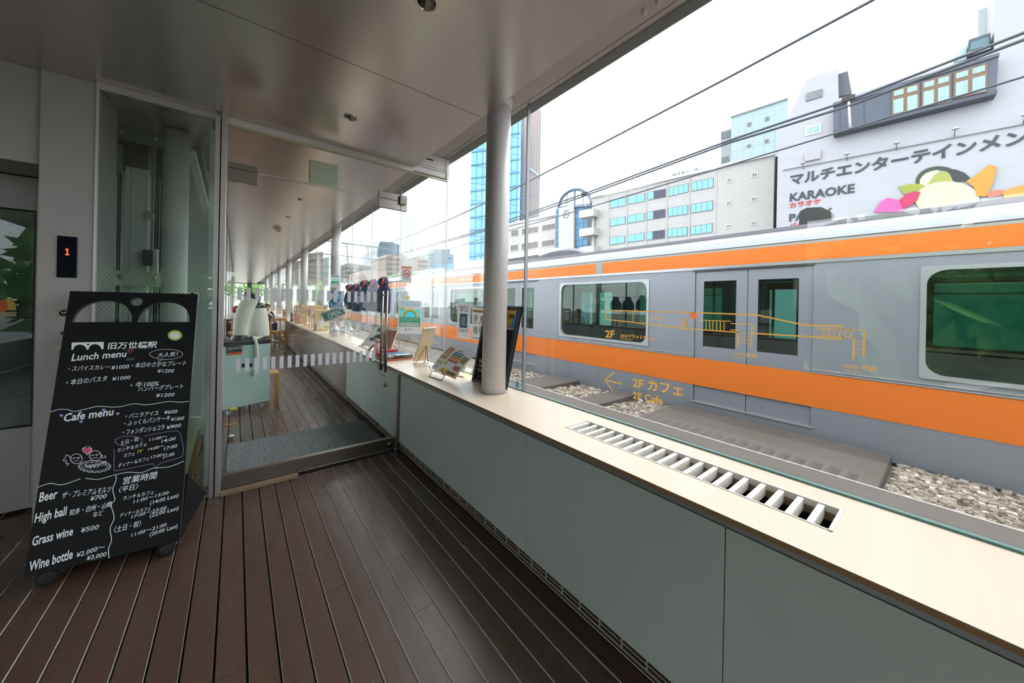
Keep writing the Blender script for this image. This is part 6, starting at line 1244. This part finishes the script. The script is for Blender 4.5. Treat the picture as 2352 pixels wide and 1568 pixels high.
pic(E_(1230, 1170, 175, 118, 20, 215) + E_(1230, 1175, 145, 95, 215, 20), '3d4a3c', 'melon_rind', .05); pic(E_(1180, 1165, 110, 95, 60, 240), 'e3ecc8', 'melon_flesh', .04)
pic([(1290, 1080), (1350, 1075), (1420, 1100), (1465, 1140), (1440, 1165), (1360, 1170), (1330, 1150)], '2f3440', 'black_grapes', .06)
pic([(925, 1205), (1000, 1185), (1090, 1185), (1140, 1205), (1085, 1262), (965, 1260)], 'a8b24a', 'kiwi_slice', .10); pic([(1140, 1195), (1200, 1115), (1265, 1090), (1310, 1110), (1335, 1165), (1280, 1185)], 'b2b95c', 'kiwi_half', .11)
pic(E_(1290, 1300, 240, 132), 'f2ebc2', 'cream_scoop', .15); pic([(1430, 1168), (1520, 1112), (1605, 1040), (1662, 1062), (1632, 1180), (1590, 1278), (1512, 1282), (1490, 1210)], 'eda13c', 'orange_slice', .18)
pic([(740, 1400), (800, 1312), (850, 1290), (930, 1310), (1000, 1275), (985, 1330), (960, 1395)], 'e45fb6', 'orchid_petal', .20); pic([(930, 1310), (985, 1262), (1040, 1245), (1092, 1247), (1065, 1310), (1015, 1350), (960, 1375)], 'cf2f66', 'orchid_heart', .22)
pic([(1590, 1262), (1640, 1235), (1720, 1232), (1740, 1260), (1600, 1290)], 'e0876a', 'red_fruit', .2); pic([(1700, 1250), (1780, 1215), (1900, 1190), (1900, 1300), (1720, 1300)], 'e7a448', 'papaya', .22)
for k, (x_, y_) in enumerate(((215, 1050), (540, 985), (910, 908), (1345, 808), (1862, 710))):
    p = fac(*k3(x_, y_ + 22), X3); t = thing('sign_lamp', ['first small spotlight over the katakana, at the far left', 'second small spotlight over the katakana', 'third small spotlight over the katakana', 'fourth small spotlight over the katakana', 'spotlight over the katakana at the right edge'][k], 'lamp', p, 'spotlights over the billboard')
    g = MB(); g.tube([p + NF * .03, p + NF * .55 + V((0, 0, .45))], .03, 6); g.build('arm', WFR, t); g = MB(); g.lathe(p + NF * .6 + V((0, 0, .35)), [(.2, 0), (.17, .1), (.08, .18), (0, .2)], 12); g.build('shade', pm('lamp_white', 'd9dade', .5), t)
g = MB(); g.tube([fac(*k3(62, 1083), X3) + NF * .1, fac(*k3(1900, 733), X3) + NF * .1], .04, 6); tag(g.build('sign_conduit', WFR), 'thin conduit line along the wall above the katakana', 'pipe')
# emblem building
X4 = 58; k1 = lambda x, y: (880 + x / 3.5635, 180 + y / 3.5635); EW = gridmat('emblem_tile', 'd8d5d3', 'c9c6c4', 2.4, 1.3, .04, DF); EB = gridmat('emblem_blue_glass', '3f86b5', '2b5f8a', 1.1, 1.1, .08, DF, '5b9fc8', 0, .1)
eb = bld('emblem_building', 'narrow building with blue glass sides, a round emblem and an arched glass top', [k1(1412, 1700), k1(1412, 1070), k1(1445, 1062), k1(1680, 1030), k1(1680, 1700)], X4, 10, EB)
quadbox([k1(1448, 1068), k1(1572, 1040), k1(1572, 1600), k1(1448, 1600)], X4, .5, EW, 'white_panel', eb, 0, 1, .5)
c = fac(*k1(1511, 1115), X4) + NF * .53; rr = (fac(*k1(1511, 1085), X4) - fac(*k1(1511, 1115), X4)).length; g = MB(); g.ribbon([c + DF * rr * math.cos(a) + UP * rr * math.sin(a) for a in [2 * math.pi * q / 28 for q in range(28)]], rr * .16, NF, .02, 0, True)
for an in (90, 210, 330): g.ribbon([c, c + (DF * math.cos(math.radians(an)) + UP * math.sin(math.radians(an))) * rr], rr * .16, NF, .02)
g.build('emblem', pm('emblem_slate', '59636d', .5), eb)
cx_, cyb = 1575, 1045; A0, A1 = fac(*k1(1440, 1062), X4), fac(*k1(1708, 1035), X4); mid = (A0 + A1) / 2; R_ = (A1 - A0).length / 2; Hh = (fac(*k1(1575, 905), X4) - fac(*k1(1575, 1045), X4)).length
g = MB(); arc = [mid + (A1 - A0).normalized() * R_ * math.cos(math.pi * q / 20) + UP * Hh * math.sin(math.pi * q / 20) for q in range(21)]; g.prism(arc, -NF * 3.0); g.build('arched_glass', glass('arch_glass', (.62, .75, .84), .12), eb)
g = MB(); g.tube([p + NF * .1 for p in arc], .32, 8); g.bar(arc[0] + NF * .1, arc[-1] + NF * .1, .5, .5); g.bar(mid + NF * .1, mid + NF * .1 + UP * Hh, .25, .25)
for f0_ in (-.5, .5): g.bar(mid + (A1 - A0).normalized() * R_ * f0_, mid + (A1 - A0).normalized() * R_ * f0_ + UP * Hh * .86, .12, .12)
g.build('arch_frame', pm('arch_frame', '7f8ea3', .4, .4), eb)
quadbox([k1(1675, 1080), k1(1720, 1070), k1(1720, 1600), k1(1675, 1600)], X4 - 1, 0, pm('side_brown', '6a5f66', .6), 'side_recess', eb, 0, 1, 4)
# low white block
X5 = 66; lb_ = bld('low_white_block', 'low white block with two rows of grey windows left of the emblem building', [k1(960, 1800), k1(960, 1215), k1(1280, 1140), k1(1412, 1118), k1(1412, 1800)], X5, 14, pm('low_white', 'd6d2d0', .6))
for q in ([(1047, 1242), (1110, 1232), (1110, 1290), (1047, 1300)], [(1135, 1228), (1272, 1205), (1272, 1262), (1135, 1284)], [(1300, 1200), (1412, 1180), (1412, 1232), (1300, 1254)], [(1042, 1365), (1108, 1354), (1108, 1408), (1042, 1418)], [(1132, 1350), (1270, 1328), (1270, 1388), (1132, 1408)], [(1297, 1328), (1408, 1312), (1408, 1365), (1297, 1382)]): window(lb_, [k1(*p) for p in q], X5, pm('window_frame_white', 'dedede', .5), DKG, 3, .15)
quadbox([k1(955, 1205), k1(1412, 1106), k1(1412, 1122), k1(955, 1222)], X5, .3, pm('roof_edge', 'd9d9da', .5), 'roof_edge', lb_)
# towers
NV = V((-math.sin(YAW - .30), -math.cos(YAW - .30), 0)); NV2 = V((-math.sin(YAW + .15), -math.cos(YAW + .15), 0))
def far_b(name, lb, poly, dist, depth, m, par_n=None):
    n = par_n or V((0, -1, 0)); c = ray(*poly[0]); c = V((c.x, c.y, 0)).normalized() * dist; P_ = [onp(x, y, c, n) for x, y in poly]; ym = max(y for x, y in poly)
    to_street(P_, poly, ym)
    t = thing(name, lb, 'building', (sum(p.x for p in P_) / len(P_), sum(p.y for p in P_) / len(P_), -7)); MB().prism(P_, -n * depth).build('wall', m, t); return t, c, n
def far_q(t, c, n, q, out, m, name, deep=.3): g = MB(); g.prism([onp(x, y, c, n) + n * out for x, y in q], -n * deep); return g.build(name, m, t)
ax1 = V((-NV.y, NV.x, 0)); TG = gridmat('tower_blue_glass', '5fc0e2', '4a93b8', 2.6, 7.5, .28, ax1, '83d3ea', .0, .12, .8)
t1, c1_, n1_ = far_b('glass_tower', 'tall light blue glass tower left of the column', [(1074, 720), (1077, 605), (1083, 340), (1086, 180), (1197, 180), (1197, 720)], 150, 25, TG, NV)
for q in range(12): yq = 250 + q * 30; far_q(t1, c1_, n1_, [(1084 - q * .6, yq + 8), (1196, yq - 6), (1196, yq - 3), (1084 - q * .6, yq + 11)], .4, pm('tower_band', '4f9fc4', .2), 'floor_band')
TB2 = gridmat('tower_brown', 'b9a8a4', '9d8d8b', 1.5, 60, .22, V((-NV2.y, NV2.x, 0)), None, 0, .4)
t2, c2_, n2_ = far_b('brown_tower', 'tall brown grey ribbed tower right of the column', [(1196, 720), (1199, 190), (1214, 222), (1243, 254), (1240, 720)], 190, 35, TB2, NV2)
far_q(t2, c2_, n2_, [(1196, 260), (1202, 250), (1200, 640), (1194, 640)], .5, pm('tower_strip', '6c8fb0', .2), 'glass_strip'); far_q(t2, c2_, n2_, [(1212, 380), (1241, 404), (1241, 409), (1212, 386)], .5, pm('tower_light_band', 'c5d6e2', .2), 'light_band')
# distant blocks along the line
def flats(name, lb, poly, dist, depth, m, bands=(), bm=None, n=None):
    t, c, nn = far_b(name, lb, poly, dist, depth, m, n)
    for q in bands: far_q(t, c, nn, q, .5, bm, 'balcony_row', .9)
    return t, c, nn
PK = pm('flats_pink', 'b9a79f', .7); PKD = pm('flats_brown', '9a8880', .7); MIST = pm('flats_mist', 'd5e5e8', .7); MISTB = pm('flats_mist_blue', 'a9d7e6', .6); LBL = pm('flats_light_blue', '8cc6e0', .6); NAVG = gridmat('flats_navy_glass', '54789a', '40607f', 3, 3.2, .3, V((1, 0, 0)), '6288a8', 0, .2)
b_ = lambda x0, x1, ys, h: [[(x0, y), (x1, y + 1), (x1, y + 1 + h), (x0, y + h)] for y in ys]
BALC = pm('balcony_grey', '78716f', .6)
flats('mist_tower', 'pale misty apartment tower right of the no smoking notice', [(981, 700), (983, 579), (1000, 571), (1030, 573), (1030, 700)], 170, 20, MIST, b_(984, 996, (582, 590, 598, 606, 614, 622), 3), MISTB)
flats('slate_annex', 'narrow slate annex with zigzag stairs beside the misty tower', [(1030, 700), (1030, 573), (1034, 573), (1034, 584), (1042, 584), (1042, 700)], 146, 12, pm('annex_slate', '8f9db3', .6), b_(1030, 1036, (588, 600, 612), 2), MISTB)
flats('light_blue_house', 'small light blue building beside the window joint', [(1027, 700), (1028, 604), (1044, 604), (1044, 700)], 140, 12, LBL)
t, c, nn = flats('white_hall', 'long low white hall with a round blue emblem', [(968, 720), (968, 622), (1000, 616), (1022, 614), (1046, 622), (1046, 720)], 120, 12, pm('hall_white', 'd9dde0', .6)); 
cc = onp(1028, 625, c, nn); U_ = V((-nn.y, nn.x, 0)); g = MB(); g.poly([cc + nn * .4 + U_ * 1.0 * math.cos(a) + UP * 1.0 * math.sin(a) for a in [2 * math.pi * q / 24 for q in range(24)]], nn, .1); g.build('emblem', pm('hall_emblem', '5d86b5', .5), t)
flats('brown_flats', 'brown apartment house with rounded balconies right of the crane mast', [(943, 700), (944, 592), (958, 588), (972, 592), (982, 596), (982, 700)], 140, 15, PK, b_(961, 981, (597, 608, 619, 630), 4), BALC)
flats('pink_flats', 'pinkish apartment house with balcony rows behind the no smoking notice', [(885, 700), (886, 590), (892, 584), (924, 583), (936, 588), (942, 700)], 125, 15, PK, b_(888, 922, (592, 603, 614, 625, 636), 4), BALC)
flats('navy_office', 'dark blue glass office block behind the pink flats', [(862, 700), (866, 572), (874, 554), (902, 556), (918, 562), (918, 700)], 160, 20, NAVG)
flats('grey_flats', 'greyish flats left of the dark blue office block', [(786, 700), (792, 608), (800, 603), (832, 608), (860, 612), (862, 700)], 152, 12, pm('flats_grey', 'a9adab', .7), b_(794, 858, (614, 624, 634), 3), BALC)
flats('pale_low_house', 'low pale pink house behind the hanging jackets', [(822, 720), (824, 626), (846, 620), (888, 622), (888, 720)], 100, 10, pm('house_pale_pink', 'd6c2ba', .7))
flats('end_flats', 'pale brick apartment block seen through the cafe windows', [(706, 720), (708, 582), (742, 578), (742, 720)], 150, 15, gridmat('end_brick', 'c3b4ab', 'a39287', 3, 3, .5, V((1, 0, 0))), b_(709, 742, (596, 610, 624), 3), BALC)
flats('end_tower', 'pale white tower seen between the cafe columns', [(742, 720), (743, 592), (756, 590), (757, 720)], 180, 15, MIST)
flats('left_flats', 'pale apartment block seen at the far left cafe column', [(664, 720), (668, 600), (694, 598), (694, 720)], 140, 15, PK)
t, c, nn = far_b('green_roof_arch', 'green leafy arched roof above the train behind the no smoking notice', [(872, 655), (885, 640), (905, 632), (940, 628), (975, 629), (1008, 634), (1008, 655)], 80, 4, pm('roof_green', '5f9a62', .7, noise=((1.5, 1.5, 1.5), .3)))
g = MB(); top = [(872, 655), (885, 640), (905, 632), (940, 628), (975, 629), (1008, 634)]; g.tube([onp(x, y, c, nn) for x, y in top], .22, 6); g.build('arch_rim', pm('rim_green', '7fc08a', .5), t)
# crane mast and catenary gantry
YG = 95; t = thing('crane_mast', 'pale blue lattice crane mast above the pink flats', 'crane', ony(941, 600, YG)); MS = pm('mast_blue', '9cc9d6', .5)
lx, rx_ = ony(935.5, 600, YG).x, ony(946, 600, YG).x; zt, zb = ony(941, 500, YG).z, -7
for x in (lx, rx_):
    for dy in (0, 1.2): g = MB(); g.bar((x, YG + dy, zb), (x, YG + dy, zt), .16, .16); g.build('leg', MS, t)
g = MB(); z = 8; k = 0
while z < zt - 1.4: g.bar((lx, YG, z), (rx_, YG, z + 1.3), .09, .09) if k % 2 else g.bar((rx_, YG, z), (lx, YG, z + 1.3), .09, .09); g.bar((lx, YG, z), (rx_, YG, z), .09, .09); z += 1.3; k += 1
g.build('lattice', MS, t)
YG = 42; t = thing('catenary_gantry', 'pale steel overhead line gantry spanning the tracks beyond the jackets', 'gantry', ony(800, 640, YG)); GS = pm('gantry_steel', '93a5a6', .5, .3)
for pts, w_ in ((((700, 545), (785, 558), (850, 566), (893, 572)), .16), (((740, 583), (785, 587), (840, 594), (890, 597)), .10), (((700, 610), (785, 613), (860, 620), (900, 622)), .08), (((785, 600), (845, 568)), .06), (((810, 594), (870, 580)), .05), (((845, 568), (846, 596)), .07), (((858, 568), (859, 584)), .07), (((796, 560), (799, 604)), .12), (((797, 588), (788, 626)), .05), (((690, 540), (700, 548), (700, 640)), .14)):
    g = MB()
    for a_, b_2 in zip(pts, pts[1:]): g.bar(ony(*a_, YG), ony(*b_2, YG), w_, w_)
    g.build('beam' if w_ > .11 else 'strut', GS, t)
g = MB(); g.box(ony(698, 640, YG).x, ony(706, 640, YG).x, YG, YG + .4, -7, ony(700, 545, YG).z); g.build('mast', GS, t)
ALB = 1.0
# trees beyond the far end of the corridor
LEAF = pm('leaf_green', '6f9a4e', .8, noise=((2, 2, 2), .35)); TRK = pm('bark', '6d5a48', .9)
def tree(x, y, z, r, lb, n=420, m=LEAF, lf=.16):
    rn = random.Random(int(x * 37 + y)); t = thing('tree', lb, 'tree', (x, y, -7), 'trees beyond the corridor'); g = MB(); g.tube([(x, y, -7), (x + .1, y, z - r * .4), (x, y, z + r * .3)], [.22, .16, .05], 8)
    for k in range(5): a = 6.28 * k / 5; g.tube([(x, y, z - r * .5), (x + r * .7 * math.cos(a), y + r * .7 * math.sin(a), z + r * .2)], [.08, .02], 6)
    g.build('trunk', TRK, t); g = MB()
    for _ in range(n):
        d_ = V((rn.gauss(0, 1), rn.gauss(0, 1), rn.gauss(0, 1))).normalized() * r * (rn.random() ** .4) * (1 + .25 * math.sin(7 * rn.random())); c = V((x, y, z)) + V((d_.x, d_.y, d_.z * .85)); u = V((rn.gauss(0, 1), rn.gauss(0, 1), rn.gauss(0, 1))).normalized(); w_ = u.orthogonal().normalized(); s_ = r * lf
        i = g.add([c - u * s_, c + w_ * s_ * .5, c + u * s_, c - w_ * s_ * .5]); g.face((i, i + 1, i + 2, i + 3), 0)
    g.build('leaves', m, t)
LEAF2 = pm('leaf_pale', '9db98a', .8, noise=((2, 2, 2), .3))
tree(-1.2, 56, 2.0, 1.5, 'green tree straight beyond the far left end of the cafe corridor'); tree(1.6, 60, 2.6, 1.5, 'second green tree beyond the bronze end frame'); tree(5.6, 58, 2.2, 1.9, 'pale green tree behind the far columns', 420, LEAF2); tree(9.8, 62, 2.4, 1.9, 'pale green tree between the third and second columns', 420, LEAF2); tree(14.6, 64, 2.4, 2.2, 'pale green tree beside the second column', 420, LEAF2)
t, c, nn = far_b('end_white_block', 'pale white building beyond the end of the corridor', [(500, 730), (500, 622), (600, 628), (625, 632), (625, 730)], 120, 10, pm('end_white', 'd9d9d4', .7))
far_q(t, c, nn, [(500, 640), (600, 644), (600, 648), (500, 645)], .4, pm('end_red', 'b88f84', .7), 'brick_band')
# trees across the deck, mirrored in train windows; first two added to dim reflections
for k, (x, y, r) in enumerate(((-3.2, -11, 2.2), (2.2, -11.5, 2.2), (-9.5, -6.5, 2.3), (-10.5, -2.6, 2.5), (-9.8, 1.2, 2.3), (-11, 4.8, 2.4))):
    tree(x, y, 1.6, r, ['green tree behind the camera beyond the end of the deck', 'second green tree behind the camera beyond the end of the deck', 'green tree behind the camera on the far side of the deck', 'second green tree left of the deck, out of frame', 'third green tree left of the deck, out of frame', 'green tree left of the lift, out of frame'][k], 700, LEAF, .3)
